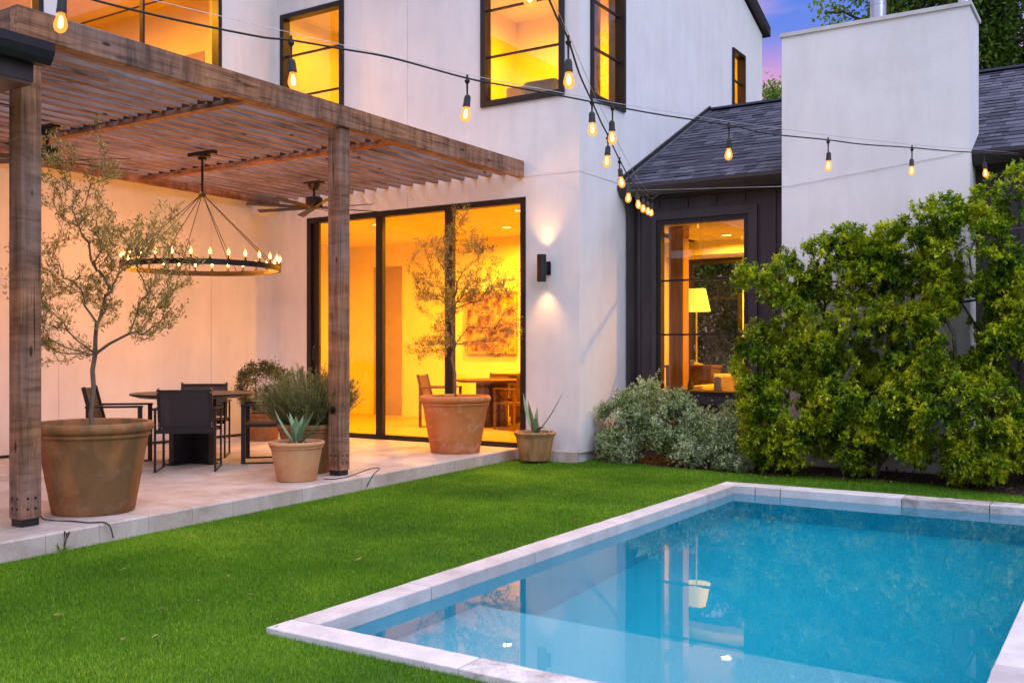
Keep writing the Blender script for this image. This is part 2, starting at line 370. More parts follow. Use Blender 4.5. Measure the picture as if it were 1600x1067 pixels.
def water():
    m = bpy.data.materials.new('pool_water'); m.use_nodes = True; nt = m.node_tree; nt.nodes.clear()
    out = N(nt, 'ShaderNodeOutputMaterial')
    g = N(nt, 'ShaderNodeBsdfGlass'); g.inputs['IOR'].default_value = 1.36; g.inputs['Roughness'].default_value = 0; g.inputs[0].default_value = (.90,.985,1,1)
    v = coords(nt, (1,1,1)); n = tex(nt, v, 2.2, 3, .5); n2 = tex(nt, v, 9, 2)
    bp = N(nt, 'ShaderNodeBump'); bp.inputs['Strength'].default_value = .05; bp.inputs['Distance'].default_value = .006
    h = mixc(nt, .25, n, n2); L(nt, h, bp.inputs['Height']); L(nt, bp.outputs[0], g.inputs['Normal']); L(nt, g.outputs[0], out.inputs[0]); M['water'] = m
water()
def plaster():
    m, nt, b = mat('pool_plaster', (.02,.42,.62), .8)
    v = coords(nt); n = tex(nt, v, 1.6, 6, .6); r = ramp(nt, [(.3, (.001,.53,.68)), (.7, (.002,.57,.72))], n)
    L(nt, r.outputs[0], b.inputs['Base Color']); bump(nt, b, tex(nt, v, 60, 3), .1, .003); M['pool_plaster'] = m
    m, nt, b = mat('ledge_plaster', (.2,.5,.7), .8)
    v = coords(nt); n = tex(nt, v, 120, 3, .6); r = ramp(nt, [(.3, (.14,.56,.70)), (.7, (.22,.68,.80))], n)
    L(nt, r.outputs[0], b.inputs['Base Color']); M['ledge_plaster'] = m
plaster()

# ------------------------------------------------------------------ ground, patio, pool
LZ = -.12                                           # lawn level
PX0, PX1, PY0, PY1 = -3.23, -.478, 3.36, 8.98       # pool inner edges
CX0, CY0, CX1, CY1 = -3.385, 3.20, .62, 9.21        # coping outer edges
def frame_sheet(outer, inner, z):
    (a,b,c,d),(e,f,g,h) = outer, inner
    mb = MB(); mb.add([(a,b,z),(c,b,z),(c,d,z),(a,d,z),(e,f,z),(g,f,z),(g,h,z),(e,h,z)], [(0,1,5,4),(1,2,6,5),(2,3,7,6),(3,0,4,7)]); return mb
g = frame_sheet((-300,-300,300,300), (CX0+.03,CY0+.03,CX1-.03,CY1-.03), LZ-.012).build('ground', M['lawn_soil']); struct(g)
# patio slab with a raised travertine floor and a rough edge face
def lx(y): return -5.88 - (y-3.4)*.066
pat = MB(); ys = np.linspace(1.0, 10.08, 60); e = []
for y in ys:
    w = noise.noise((y*3.1, 0, 0))*.012
    e.append((lx(y)+w, y))
for i in range(len(e)-1):
    (xa,ya),(xb,yb) = e[i], e[i+1]
    pat.add([(-10.44,ya,0),(xa-.012,ya,0),(xb-.012,yb,0),(-10.44,yb,0)], [(0,1,2,3)])
    pat.add([(xa-.012,ya,0),(xa,ya,-.012),(xb,yb,-.012),(xb-.012,yb,0)], [(0,1,2,3)])
    pat.add([(xa,ya,-.012),(xa,ya,-.2),(xb,yb,-.2),(xb,yb,-.012)], [(0,1,2,3)])
pat.box(-10.44, -5.52, 9.985, 10.09, -.2, -.002)
struct(pat.build('patio', M['travertine'], weld=True))

pool = thing('swimming_pool', 'rectangular blue swimming pool edged with pale stone beside the lawn', 'swimming pool', ((PX0+PX1)/2, (PY0+PY1)/2, LZ))
WZ = -.172; FZ = -1.45
bs = MB()
bs.add([(PX0,PY0,FZ),(PX1,PY0,FZ),(PX1,PY1,FZ),(PX0,PY1,FZ)], [(0,1,2,3)])
for (a,b),(c,d) in (((PX0,PY0),(PX0,PY1)),((PX0,PY1),(PX1,PY1)),((PX1,PY1),(PX1,PY0)),((PX1,PY0),(PX0,PY0))):
    bs.add([(a,b,FZ),(c,d,FZ),(c,d,-.176),(a,b,-.176)], [(0,1,2,3)])
bs.build('basin', M['pool_plaster'], pool)
MB().box(PX0+.004, PX1-.004, PY0+.004, 4.70, FZ+.002, WZ-.50).build('tanning_ledge', M['ledge_plaster'], pool)
def stone(x0,x1,y0,y1,m='coping_stone'):
    mb = MB(); dz = random.uniform(-.0015,.0015); long_x = (x1-x0) > (y1-y0); n = max(4, int(max(x1-x0,y1-y0)/.03)); k = random.uniform(0,99)
    # slightly worn, uneven edges along the slab
    for i in range(n+1):
        u = i/n; w_ = [noise.noise((u*n*.45+k, j*7.3, 0))*.0035 for j in range(4)]
        if long_x: x = x0+(x1-x0)*u; mb.v += [(x,y0+w_[0],-.178),(x,y1+w_[1],-.178),(x,y1+w_[1],-.10+dz+w_[2]*.3),(x,y0+w_[0],-.10+dz+w_[3]*.3)]
        else: y = y0+(y1-y0)*u; mb.v += [(x1+w_[0],y,-.178),(x0+w_[1],y,-.178),(x0+w_[1],y,-.10+dz+w_[2]*.3),(x1+w_[0],y,-.10+dz+w_[3]*.3)]
    for i in range(n):
        o = i*4; mb.f += [(o+j,o+4+j,o+4+(j+1)%4,o+(j+1)%4) for j in range(4)]
    mb.f += [(0,1,2,3),(n*4+3,n*4+2,n*4+1,n*4)]
    o = mb.build('coping_stone', M[m], pool, bevel=.005)
    if m == 'coping_aged': o['label'] = 'browner weathered coping stone'
gp = .0035
ysb = [CY0+.17, 4.24, 5.33, 6.42, 7.5, 8.3, PY1]
for a,b in zip(ysb[:-1], ysb[1:]): stone(CX0, PX0+.012, a+gp, b-gp)
xsb = [CX0, -2.30, -1.30, PX1+.0]
for i_,(a,b) in enumerate(zip(xsb[:-1], xsb[1:])): stone(a+(gp if a>CX0 else 0), b-gp, CY0, CY0+.168, 'coping_aged' if i_ else 'coping_stone')
xsb = [CX0, -3.02, -2.78, -1.72, -1.03, PX1, CX1]
for i_,(a,b) in enumerate(zip(xsb[:-1], xsb[1:])): stone(a+(gp if a>CX0 else 0), b-gp, PY1-.012, CY1, 'coping_aged' if i_ in (3,4) else 'coping_stone')
ysb = [CY0, 4.42, 5.28, 6.3, 7.3, 8.2, PY1-.014]
for a,b in zip(ysb[:-1], ysb[1:]): stone(PX1-.012, CX1, a+gp, b-gp)
w = MB().add([(PX0+.001,PY0+.001,WZ),(PX1-.001,PY0+.001,WZ),(PX1-.001,PY1-.001,WZ),(PX0+.001,PY1-.001,WZ)], [(0,1,2,3)]).build('pool_water', M['water']); struct(w)

# planting bed
def bed_y(x): return 10.25 + .10*math.sin(x*2.1) + max(0,(-x-4.6))*.25 - max(0, x+2.0)*.22
bd = MB(); xs = np.linspace(-5.5, 4, 60)
for a,b in zip(xs[:-1], xs[1:]):
    bd.add([(a,bed_y(a),LZ-.004),(b,bed_y(b),LZ-.004),(b,11.4,LZ+.03),(a,11.4,LZ+.03)], [(0,1,2,3)])
struct(bd.build('flower_bed', M['soil'], weld=True))

# ------------------------------------------------------------------ scattered blades, chips, leaves
def quad_leaves(P, D, U, ln, wd, fold=.25):
    """folded rhombic leaves: base, left, tip, right -> two triangles"""
    P, D, U = map(np.asarray, (P, D, U))
    D = D/np.linalg.norm(D,axis=1)[:,None]; S = np.cross(D, U); S /= (np.linalg.norm(S,axis=1)[:,None]+1e-9); Nn = np.cross(S, D)
    ln = np.broadcast_to(ln, (len(P),))[:,None]; wd = np.broadcast_to(wd, (len(P),))[:,None]
    V = np.stack([P, P+D*ln*.45+S*wd/2+Nn*wd*fold, P+D*ln, P+D*ln*.45-S*wd/2+Nn*wd*fold], 1).reshape(-1,3)
    k = np.arange(len(P))*4; F = np.concatenate([np.stack([k,k+1,k+2],1), np.stack([k,k+2,k+3],1)])
    return V, F
def rdir(n, zb=0.0):
    d = rng.normal(size=(n,3)); d[:,2] += zb; return d/np.linalg.norm(d,axis=1)[:,None]
def on_lawn(x, y):
    lawn = (x > -5.86-(y-3.4)*.066) & (y < 10.25+.10*np.sin(x*2.1)+np.maximum(0,-x-4.6)*.25-np.maximum(0,x+2)*.22 - .02)
    lawn &= ~((x > -6.1) & (x < -5.48) & (y > 10.06))
    lawn &= ~((x > CX0+.0) & (x < CX1) & (y > CY0) & (y < CY1))
    return lawn
def grass():
    Vs, Fs, o = [], [], 0
    for (x0,x1,y0,y1,dens) in ((-6.4,0.9,1.2,4.6,26000),(-6.4,CX0+.05,4.6,7.2,17000),(-6.6,CX0+.05,7.2,9.25,12000),(-6.6,1.5,9.15,11.1,12000)):
        n = int((x1-x0)*(y1-y0)*dens); x = rng.uniform(x0,x1,n); y = rng.uniform(y0,y1,n)
        # only where a camera near the photograph's could look
        dd = -x*math.sin(TH)+y*math.cos(TH); lat = x*math.cos(TH)+y*math.sin(TH)
        k = on_lawn(x,y) & (dd > 2.6) & (np.abs(lat) < .60*dd+.6); x, y = x[k], y[k]; n = len(x)
        h = rng.uniform(.011,.023,n); a = rng.uniform(0,2*PI,n); ln = rng.uniform(.2,1.0,n)*h
        wnd = np.stack([np.cos(a)*ln, np.sin(a)*ln, h],1)
        wd = rng.uniform(.0022,.0042,n)*(1+.10*np.maximum(0,dd[k]-4)); b = rng.uniform(0,2*PI,n); s = np.stack([np.cos(b),np.sin(b),np.zeros(n)],1)*wd[:,None]/2
        P = np.stack([x,y,np.full(n,LZ-.013)],1)
        V = np.stack([P-s, P+s, P+wnd],1).reshape(-1,3); Vs.append(V); Fs.append(np.arange(3*n).reshape(-1,3)+o); o += 3*n
    g = np_mesh('grass', np.concatenate(Vs), np.concatenate(Fs), M['grass_blade']); tag(g, 'short bright green artificial lawn between patio and pool', 'grass', kind='stuff')
grass()
def chips():
    n = 9000; x = rng.uniform(-5.45,1.2,n); y = rng.uniform(9.6,11.35,n)
    k = y > 10.27+.10*np.sin(x*2.1)+np.maximum(0,-x-4.6)*.25-np.maximum(0,x+2)*.22+rng.normal(0,.02,n); x,y = x[k],y[k]; n=len(x)
    P = np.stack([x,y,LZ+.004+rng.uniform(0,.03,n)+(y-10.2)*.02],1); D = rdir(n); D[:,2]*=.25; U = rdir(n)*.3+[0,0,1]
    V,F = quad_leaves(P,D,U,rng.uniform(.02,.07,n),rng.uniform(.008,.022,n),.05)
    tag(np_mesh('mulch', V, F, M['mulch_chip']), 'dark shredded bark mulch in the bed under the shrubs', 'mulch', kind='stuff')
    n = 330; x = rng.uniform(-4.6,.9,n); y = 10.05+rng.normal(.16,.16,n); m2 = 90
    x = np.concatenate([x, rng.uniform(-6,.3,m2)]); y = np.concatenate([y, rng.uniform(2.5,9.9,m2)])
    onl = on_lawn(x,y) | (y>10.0); x,y = x[onl],y[onl]; n=len(x)
    P = np.stack([x,y,LZ+.027+rng.uniform(0,.01,n)],1); D = rdir(n); D[:,2]*=.12; U = rdir(n)*.25+[0,0,1]
    V,F = quad_leaves(P,D,U,rng.uniform(.025,.055,n),rng.uniform(.010,.02,n),.15)
    tag(np_mesh('fallen_leaves', V, F, M['litter']), 'dry tan leaves fallen along the bed edge and on the lawn', 'fallen leaves', kind='stuff')
chips()

# ------------------------------------------------------------------ house
HX, HY, PXR = -10.45, 10.10, -5.50                 # left wall plane, door wall plane, pier right face
SY = 11.40                                         # dark siding plane
house = thing('house', 'two storey white stucco house with dark framed lit windows', 'house', (-8, 12, LZ))
def wall(axis, plane, thick, a0, a1, z0, z1, holes):
    """wall whose outer face is at plane; axis 'x' = outer face looks along +-x; thick signed towards the inside"""
    As = sorted({a0,a1,*[h[0] for h in holes],*[h[1] for h in holes]}); Zs = sorted({z0,z1,*[h[2] for h in holes],*[h[3] for h in holes]})
    As = [a for a in As if a0<=a<=a1]; Zs = [z for z in Zs if z0<=z<=z1]
    solid = lambda i,j: 0<=i<len(As)-1 and 0<=j<len(Zs)-1 and not any(h[0]<=(As[i]+As[i+1])/2<=h[1] and h[2]<=(Zs[j]+Zs[j+1])/2<=h[3] for h in holes)
    mb = MB(); p, q = plane, plane+thick
    pt = (lambda a,z,d: (d,a,z)) if axis == 'x' else (lambda a,z,d: (a,d,z))
    for i in range(len(As)-1):
        for j in range(len(Zs)-1):
            if not solid(i,j): continue
            a,b,c,d = As[i],As[i+1],Zs[j],Zs[j+1]
            for pl in (p,q): mb.add([pt(a,c,pl),pt(b,c,pl),pt(b,d,pl),pt(a,d,pl)], [(0,1,2,3)])
            if not solid(i-1,j): mb.add([pt(a,c,p),pt(a,d,p),pt(a,d,q),pt(a,c,q)], [(0,1,2,3)])
            if not solid(i+1,j): mb.add([pt(b,c,p),pt(b,d,p),pt(b,d,q),pt(b,c,q)], [(0,1,2,3)])
            if not solid(i,j-1): mb.add([pt(a,c,p),pt(b,c,p),pt(b,c,q),pt(a,c,q)], [(0,1,2,3)])
            if not solid(i,j+1): mb.add([pt(a,d,p),pt(b,d,p),pt(b,d,q),pt(a,d,q)], [(0,1,2,3)])
    return mb
UZ0, UZ1 = 4.20, 5.985
H_left = [(4.2,6.50,UZ0,6.4),(6.72,9.06,UZ0,6.4)]
H_front = [(-9.86,-6.24,-.001,3.04),(-10.37,-9.17,UZ0,UZ1),(-6.89,-5.70,UZ0,UZ1)]
H_right = [(11.62,16.4,-.02,2.80),(10.36,11.28,UZ0,UZ1),(15.22,15.80,5.13,6.06)]
wall('x', HX, -.22, 0.6, HY, -.02, 6.9, H_left).build('wall', M['stucco'], house, weld=True)
H_front = [(-9.86,-6.24,-.02,3.04)] + H_front[1:]
wall('y', HY, .22, HX, PXR, -.02, 6.9, H_front).build('wall', M['stucco'], house, weld=True)
wall('x', PXR, -.22, HY+.22, 16.72, -.02, 6.67, H_right).build('wall', M['stucco'], house, weld=True)
MB().add([(PXR,HY+.22,6.67),(PXR,16.72,6.67),(PXR,13.4,7.85),(PXR-.22,HY+.22,6.67),(PXR-.22,16.72,6.67),(PXR-.22,13.4,7.85)],
         [(0,1,2),(5,4,3),(1,4,5,2),(2,5,3,0)]).build('gable', M['stucco'], house)
MB().box(-16,PXR-.22,16.5,16.72,3.40,6.67).box(-16.2,-16,0.6,16.72,-.1,6.9).build('wall', M['stucco'], house)
MB().box(HX-.02,PXR-.03,HY+.03,HY+.2,-.2,-.021).box(PXR-.2,PXR-.03,HY+.2,SY,-.2,-.021).build('plinth', M['concrete'], house)
# roofs of the main volume, thin dark slabs with eave overhang
rf = MB()
for (ya,za,yb,zb) in ((HY-.25,6.58,13.4,7.95),(13.4,7.95,16.88,6.66)):
    rf.add([(-16.4,ya,za),(-5.40,ya,za),(-5.40,yb,zb),(-16.4,yb,zb),(-16.4,ya,za+.16),(-5.40,ya,za+.16),(-5.40,yb,zb+.16),(-16.4,yb,zb+.16)],
           [(3,2,1,0),(4,5,6,7),(0,1,5,4),(1,2,6,5),(3,0,4,7),(2,3,7,6)])
rf.build('roof', M['gutter'], house)
MB().box(-16.2,HX+.3,.3,HY-.26,6.9,7.05).build('roof', M['gutter'], house)
# stucco control joints
for q in ((-6.33,PXR+.001,HY-.003,HY+.01,3.276,3.282),(PXR-.01,PXR+.003,HY+.0,SY-.25,3.276,3.282),(-8.063,-8.057,HY-.003,HY+.01,3.05,6.8),(HX-.01,HX+.003,6.70,6.705,.02,3.2),(HX-.01,HX+.003,8.9,8.905,.02,3.2)):
    MB().box(*q).build('control_joint', M['concrete'], house)
MB().box(HX+.0,HX+.012,.7,HY-.02,.004,.035).build('weep_screed', M['metal_dark'], house)

# windows: frame mesh as the part, pane as its sub-part
def window(axis, plane, a0,a1,z0,z1, fw, bars=(), mull=(), sgn=-1, name='window', proud=.03, label=None):
    """sgn: direction of the outside along the plane normal"""
    mb = MB()
    def b(a,c,z,w,d0,d1):
        if axis == 'x': mb.box(min(plane+d0*sgn,plane+d1*sgn),max(plane+d0*sgn,plane+d1*sgn),a,c,z,w)
        else: mb.box(a,c,min(plane+d0*sgn,plane+d1*sgn),max(plane+d0*sgn,plane+d1*sgn),z,w)
    b(a0,a1,z0,z0+fw,-.10,proud); b(a0,a1,z1-fw,z1,-.10,proud); b(a0,a0+fw,z0+fw,z1-fw,-.10,proud); b(a1-fw,a1,z0+fw,z1-fw,-.10,proud)
    for z in bars: b(a0+fw,a1-fw,z-.011,z+.011,-.055,-.018)
    for m_,w_ in mull: b(m_-w_/2,m_+w_/2,z0+fw,z1-fw,-.07,-.005)
    f = mb.build(name, M['frame_dark'], house)
    if label: f['label'] = label
    g = MB(); d = -.036
    ed = [a0+fw-.004] + [m_ for m_,w_ in mull] + [a1-fw+.004]
    for p,q in zip(ed[:-1],ed[1:]):
        g = MB()
        if axis=='x': x = plane+d*sgn; g.add([(x,p,z0+fw-.004),(x,q,z0+fw-.004),(x,q,z1-fw+.004),(x,p,z1-fw+.004)], [(0,1,2,3)])
        else: y = plane+d*sgn; g.add([(p,y,z0+fw-.004),(q,y,z0+fw-.004),(q,y,z1-fw+.004),(p,y,z1-fw+.004)], [(0,1,2,3)])
        g.build('pane', M['glass'], f)
    return f
window('y', HY, -10.37,-9.17,UZ0,UZ1,.07,(4.80,5.39))
window('y', HY, -6.89,-5.70,UZ0,UZ1,.07,(4.82,5.40))
window('x', PXR, 10.36,11.28,UZ0,UZ1,.055,(4.83,5.40),sgn=1)
window('x', PXR, 15.22,15.80,5.13,6.06,.05,(5.58,),sgn=1)
window('x', HX, 6.72,9.06,UZ0,6.4,.06,(),((7.85,.03),),sgn=1)
window('x', HX, 4.2,6.50,UZ0,6.4,.06,(),((5.3,.03),),sgn=1)
window('y', HY, -9.86,-6.24,-.019,3.04,.075,(),((-8.55,.115),(-7.40,.125)),name='sliding_door',proud=.01,label='black framed three panel sliding glass door')
dr = MB().box(-9.78,-9.665,HY+.03,HY+.07,.06,2.965).box(-9.86,-6.24,HY-.045,HY-.012,.001,.03).tube([(-9.71,HY-.0,1.02),(-9.71,HY-.04,1.05),(-9.71,HY-.04,1.22),(-9.71,HY,1.25)],.009).build('door_track', M['frame_dark'], house)

# dark board and batten wing
HS = [(-5.10,-3.91,.62,2.815)]
wall('y', SY, .2, PXR+.002, 4.5, -.02, 3.20, HS).build('siding_wall', M['siding'], house, weld=True)
bt = MB()
for x in (-5.34,-5.085,-4.70,-4.335,-3.97,-3.60,-1.0,-.64,-.28,.1,.5,.9,1.3):
    z0 = 2.97 if -5.2 < x < -3.8 else .0
    bt.box(x-.02,x+.02,SY-.02,SY-.001,z0,3.06)
bt.box(-5.5,4,SY-.014,SY-.001,-.1,-.02)
bt.build('batten', M['siding'], house)
MB().box(-5.16,-5.10,SY-.035,SY-.001,.52,2.92).box(-3.91,-3.80,SY-.035,SY-.001,.52,2.92).box(-5.10,-3.91,SY-.034,SY-.001,2.815,2.919)\
    .box(-5.10,-3.91,SY-.05,SY-.001,.52,.62).build('window_trim', M['siding'], house)
MB().box(-.62,-.54,SY-.035,SY-.001,.0,3.0).build('window_trim', M['siding'], house)
window('y', SY, -5.10,-3.91,.62,2.815,.058,(2.055,1.379),(),-1,proud=.012)
# downspout and gutter
MB().tube([(-5.40,SY-.20,3.12),(-5.43,SY-.10,3.0),(-5.43,SY-.08,2.9),(-5.43,SY-.08,.0)],.045,4).build('downspout', M['gutter'], house)
def gutter(x0,x1):
    prof = [(11.32,3.10),(11.16,3.10),(11.10,3.16),(11.07,3.20),(11.07,3.235),(11.085,3.235),(11.10,3.205),(11.30,3.205)]
    mb = MB(); n = len(prof); mb.add([(x,y,z) for x in (x0,x1) for y,z in prof], [(i,(i+1)%n,(i+1)%n+n,i+n) for i in range(n)]+[tuple(range(n)),tuple(range(2*n-1,n-1,-1))])
    mb.box(x0,x1,11.322,SY-.002,3.08,3.20)
    mb.build('gutter', M['gutter'], house)
gutter(-5.485,-3.385); gutter(-1.43,4.4)
# shingle roof of the wing
SL = (4.84-3.24)/(14.27-11.10); ang = math.atan(SL)
def shingles(x0,x1):
    mb = MB(); L_ = math.hypot(3.17,1.6); n = int(L_/.142)+1; ca,sa = math.cos(ang),math.sin(ang)
    P = lambda x,s,h: (x, 11.08+s*ca-h*sa, 3.235+s*sa+h*ca)
    for r in range(n):
        s0 = r*.142; s1 = min(s0+.155, L_+.03); x = x0
        while x < x1-1e-4:
            w_ = min(random.uniform(.10,.24), x1-x)
            if x1-(x+w_) < .06: w_ = x1-x
            t = random.choice((.007,.010,.014)); a,b = x+.0015, x+w_-.0015
            mb.add([P(a,s0,t),P(b,s0,t),P(b,s1,.001),P(a,s1,.001),P(a,s0,-.004),P(b,s0,-.004)], [(0,1,2,3),(4,5,1,0),(4,0,3),(5,2,1)])
            x += w_
    mb.build('shingle_roof', M['shingle'], house)
    MB().add([(x0,11.09,3.225),(x1,11.09,3.225),(x1,14.27,4.835),(x0,14.27,4.835),(x0,17.4,3.24),(x1,17.4,3.24)], [(0,1,2,3),(3,2,5,4)]).build('roof_deck', M['gutter'], house)
    MB().bar((x0,14.27,4.852),(x1,14.27,4.852),.20,.03).build('ridge_cap', M['shingle'], house)
shingles(PXR+.004,-2.601); shingles(-2.6,4.4)
# step flashing against the tall wall
MB().bar((PXR+.02,11.12,3.29),(PXR+.02,14.22,4.855),.03,.10,(0,0,1)).build('flashing', M['metal_dark'], house)
MB().bar((PXR+.045,11.10,3.262),(PXR+.045,14.22,4.84),.02,.02,(0,0,1)).build('flashing_edge', M['galvanised'], house)
# chimney
MB().box(-3.375,-1.44,10.95,SY-.002,-.2,4.70).box(-3.375,-1.44,SY-.002,11.62,3.2,4.70).build('chimney', M['stucco'], house, weld=True)
MB().box(-3.395,-1.42,10.93,11.64,4.70,4.742).build('chimney_cap', M['concrete'], house)
for x,r_ in ((-2.41,.085),(-1.54,.06)):
    MB().tube([(x,11.3,4.74),(x,11.3,5.5)],r_,20).tube([(x,11.3,4.745),(x,11.3,4.77)],r_+.03,20).tube([(x,11.3,4.98),(x,11.3,4.99)],r_+.004,20).build('flue', M['galvanised'], house, smooth=True)
# interior shells
def room(x0,x1,y0,y1,z0,z1, skip='', m='interior_paint', floor='oak_floor'):
    t = .1; mb = MB()
    for k, q in (('l',(x0-t,x0,y0,y1)),('r',(x1,x1+t,y0,y1)),('b',(x0,x1,y1,y1+t)),('f',(x0,x1,y0-t,y0))):
        if k not in skip: MB().box(*q,z0,z1).build('interior_wall', M[m], house)
    MB().box(x0,x1,y0,y1,z1,z1+t).build('ceiling', M[m], house)
    MB().box(x0,x1,y0,y1,z0-t,z0).build('interior_floor', M[floor], house)
room(-12.6,-6.20,HY+.224,14.0,-.0,3.12,'f')
MB().box(-12.6,-10.28,HY+.224,HY+.32,0,3.12).build('interior_wall', M['interior_paint'], house)
MB().box(-11.95,-11.30,13.97,13.998,0,2.72).build('doorway_panel', M['door_paint_doorway_shade'], house)  # dark panel painted as the shade of an open doorway
MB().box(-11.29,-6.22,13.975,13.998,0,.13).build('baseboard', M['interior_paint'], house)
room(-6.095,-1.2,SY+.204,14.0,0,2.80,'fb')
wall('y',14.0,.1,-6.095,-1.2,0,2.80,[(-5.75,-4.90,.84,2.56)]).build('interior_wall', M['interior_paint'], house)
MB().box(-6.095,-1.2,13.75,13.998,2.60,2.80).build('soffit', M['interior_paint'], house)
MB().box(-5.75,-4.90,14.0,14.06,2.48,2.56).box(-5.75,-4.90,14.0,14.06,.84,.90).box(-5.75,-5.68,14.0,14.06,.90,2.48).box(-4.97,-4.90,14.0,14.06,.90,2.48)\
    .box(-5.68,-4.97,14.02,14.04,1.95,1.97).box(-5.68,-4.97,14.02,14.04,1.42,1.44).build('window', M['frame_dark'], house)
room(-16,HX-.224,2.0,HY,3.55,6.6,'rf'); 
MB().box(-16,HX-.224,1.9,2.0,3.55,6.6).build('interior_wall', M['interior_paint'], house)
room(-10.95,-9.0,HY+.224,12.0,3.55,6.3,'f')
room(-8.2,PXR-.224,HY+.224,13.0,3.55,6.3,'fr')
room(-7.5,PXR-.224,14.4,16.4,3.55,6.4,'r')

# ------------------------------------------------------------------ interior fittings and their light
WARM = (1.0, .41, .008)
def downlight(x,y,z,power,label,group,r=.075,size=.5,child=True):
    t = thing('ceiling_light', label, 'ceiling light', (x,y,z), group)
    MB().lathe([(r+.022,-.001),(r+.022,-.008),(r+.004,-.010),(r,-.003)],(x,y,z),32).build('trim_ring', M['white_plastic'], t, smooth=True)
    MB().disc(r,(x,y,z-.0035),32,True).build('lens', M['downlight'], t)
    if power:
        l = bpy.data.lights.new('lamp_light','AREA'); l.shape='DISK'; l.size=.13; l.energy=power; l.color=WARM; l.spread=R(170)
        o = bpy.data.objects.new('lamp_light', l); C.objects.link(o); o.parent=t; o.location=(0,0,-.03)
    return t
G1 = 'recessed ceiling lights behind the sliding doors'
downlight(-9.85,11.6,3.12,205,'recessed ceiling light seen through the left door panel',G1)
downlight(-8.35,12.95,3.12,205,'recessed ceiling light seen behind the potted olive by the door',G1)
downlight(-7.2,11.5,3.12,140,'recessed ceiling light near the door head beside the stucco pier',G1)
downlight(-4.85,13.2,2.80,85,'recessed ceiling light inside the dark siding window','recessed lights in the siding room')
downlight(-3.6,12.4,2.80,85,'recessed ceiling light hidden right of the dark siding window','recessed lights in the siding room')
downlight(-7.05,11.6,6.30,150,'recessed ceiling light in the upper corner room','upper floor lights')
downlight(-10.0,11.2,6.3,55,'recessed ceiling light behind the tall upper window','upper floor lights')
downlight(-12.4,7.6,6.6,300,'recessed ceiling light in the upper left room','upper floor lights')
downlight(-12.4,4.2,6.6,220,'recessed ceiling light at the far left of the upper floor','upper floor lights')
downlight(-6.6,15.5,6.4,80,'recessed ceiling light behind the small gable window','upper floor lights')

def lamp(loc, hs, rt, rb, h, label, power):
    t = thing('table_lamp', label, 'lamp', loc); x,y,z = loc
    MB().lathe([(.0,.0),(.09,.0),(.09,.015),(.02,.03),(.011,.06),(.011,hs+.02)],loc,24).build('lamp_stem', M['white_plastic'], t, smooth=True)
    MB().lathe([(rb,hs),(rt,hs+h),(rt-.004,hs+h),(rb-.004,hs)],loc,40).build('lamp_shade', M['lamp_shade'], t, smooth=True)
    MB().lathe([(.001,hs+.06),(.03,hs+.08),(.035,hs+.12),(.001,hs+.16)],loc,16).build('bulb', M['downlight'], t, smooth=True)
lamp((-5.215,13.0,.98),.75,.125,.195,.315,'white cone shaded table lamp glowing inside the dark siding window',0)
lamp((-8.30,13.72,.80),.62,.10,.19,.33,'glowing table lamp inside the sliding doors behind the olive',0)
t = thing('side_cabinet','brown cabinet under the lamp inside the dark siding window','cabinet',(-5.3,13.05,0))
MB().box(-5.62,-4.95,12.86,13.25,0,.94).build('cabinet_body', M['brown_wood'], t, bevel=.004)
MB().box(-5.64,-4.93,12.84,13.27,.941,.979).build('top', M['brown_wood'], t, bevel=.004)
t = thing('sideboard','brown sideboard carrying a lamp inside the sliding doors','cabinet',(-8.06,13.74,0))
MB().box(-8.72,-7.4,13.58,13.9,.1,.76).box(-8.7,-8.63,13.6,13.88,0,.1).box(-7.5,-7.43,13.6,13.88,0,.1).build('cabinet_body', M['brown_wood'], t, bevel=.004)
MB().box(-8.74,-7.38,13.56,13.92,.761,.798).build('top', M['brown_wood'], t, bevel=.004)
t = thing('picture','framed red and orange picture on the wall behind the doors','picture',(-9.3,13.96,1.2))
MB().box(-9.85,-8.80,13.93,13.97,1.13,1.17).box(-9.85,-8.80,13.93,13.97,2.15,2.19).box(-9.85,-9.81,13.93,13.97,1.17,2.15).box(-8.84,-8.80,13.93,13.97,1.17,2.15).build('picture_frame', M['honey_beam'], t)
MB().box(-9.80,-8.85,13.945,13.968,1.175,2.145).build('canvas', M['artwork'], t)
t = thing('column','rough honey coloured timber post just inside the dark siding window','post',(-5.08,12.05,0))
MB().box(-5.18,-4.98,11.95,12.15,.001,2.66).build('shaft', M['honey_beam'], t, bevel=.008)
MB().box(-5.185,-4.975,11.945,12.155,2.661,2.799).build('capital', M['honey_beam'], t, bevel=.008)
t = thing('sofa','pale upholstered sofa low inside the dark siding window','sofa',(-4.3,12.5,0))
MB().box(-5.0,-3.5,12.2,12.95,.12,.50).build('seat', M['sofa_fabric'], t, bevel=.04)
MB().box(-5.0,-3.5,12.95,13.12,.12,.86).build('backrest', M['sofa_fabric'], t, bevel=.04)
for x in (-4.98,-3.66): MB().box(x,x+.16,12.25,12.94,.3,.72).build('armrest', M['sofa_fabric'], t, bevel=.04)
for x in (-4.6,-4.15): MB().box(x,x+.36,12.72,12.88,.55,.86).build('cushion', M['sofa_fabric'], t, bevel=.06)
t = thing('console_table','low table carrying a candle inside the dark siding window','table',(-4.4,11.78,0))
MB().box(-4.95,-3.7,11.66,11.92,.64,.68).build('tabletop', M['brown_wood'], t, bevel=.003)
for x in (-4.93,-3.76):
    for y in (11.68,11.86): MB().box(x,x+.04,y,y+.04,0,.639).build('leg', M['brown_wood'], t)
t = thing('candle','white pillar candle standing inside the dark siding window','candle',(-4.43,11.76,.68))
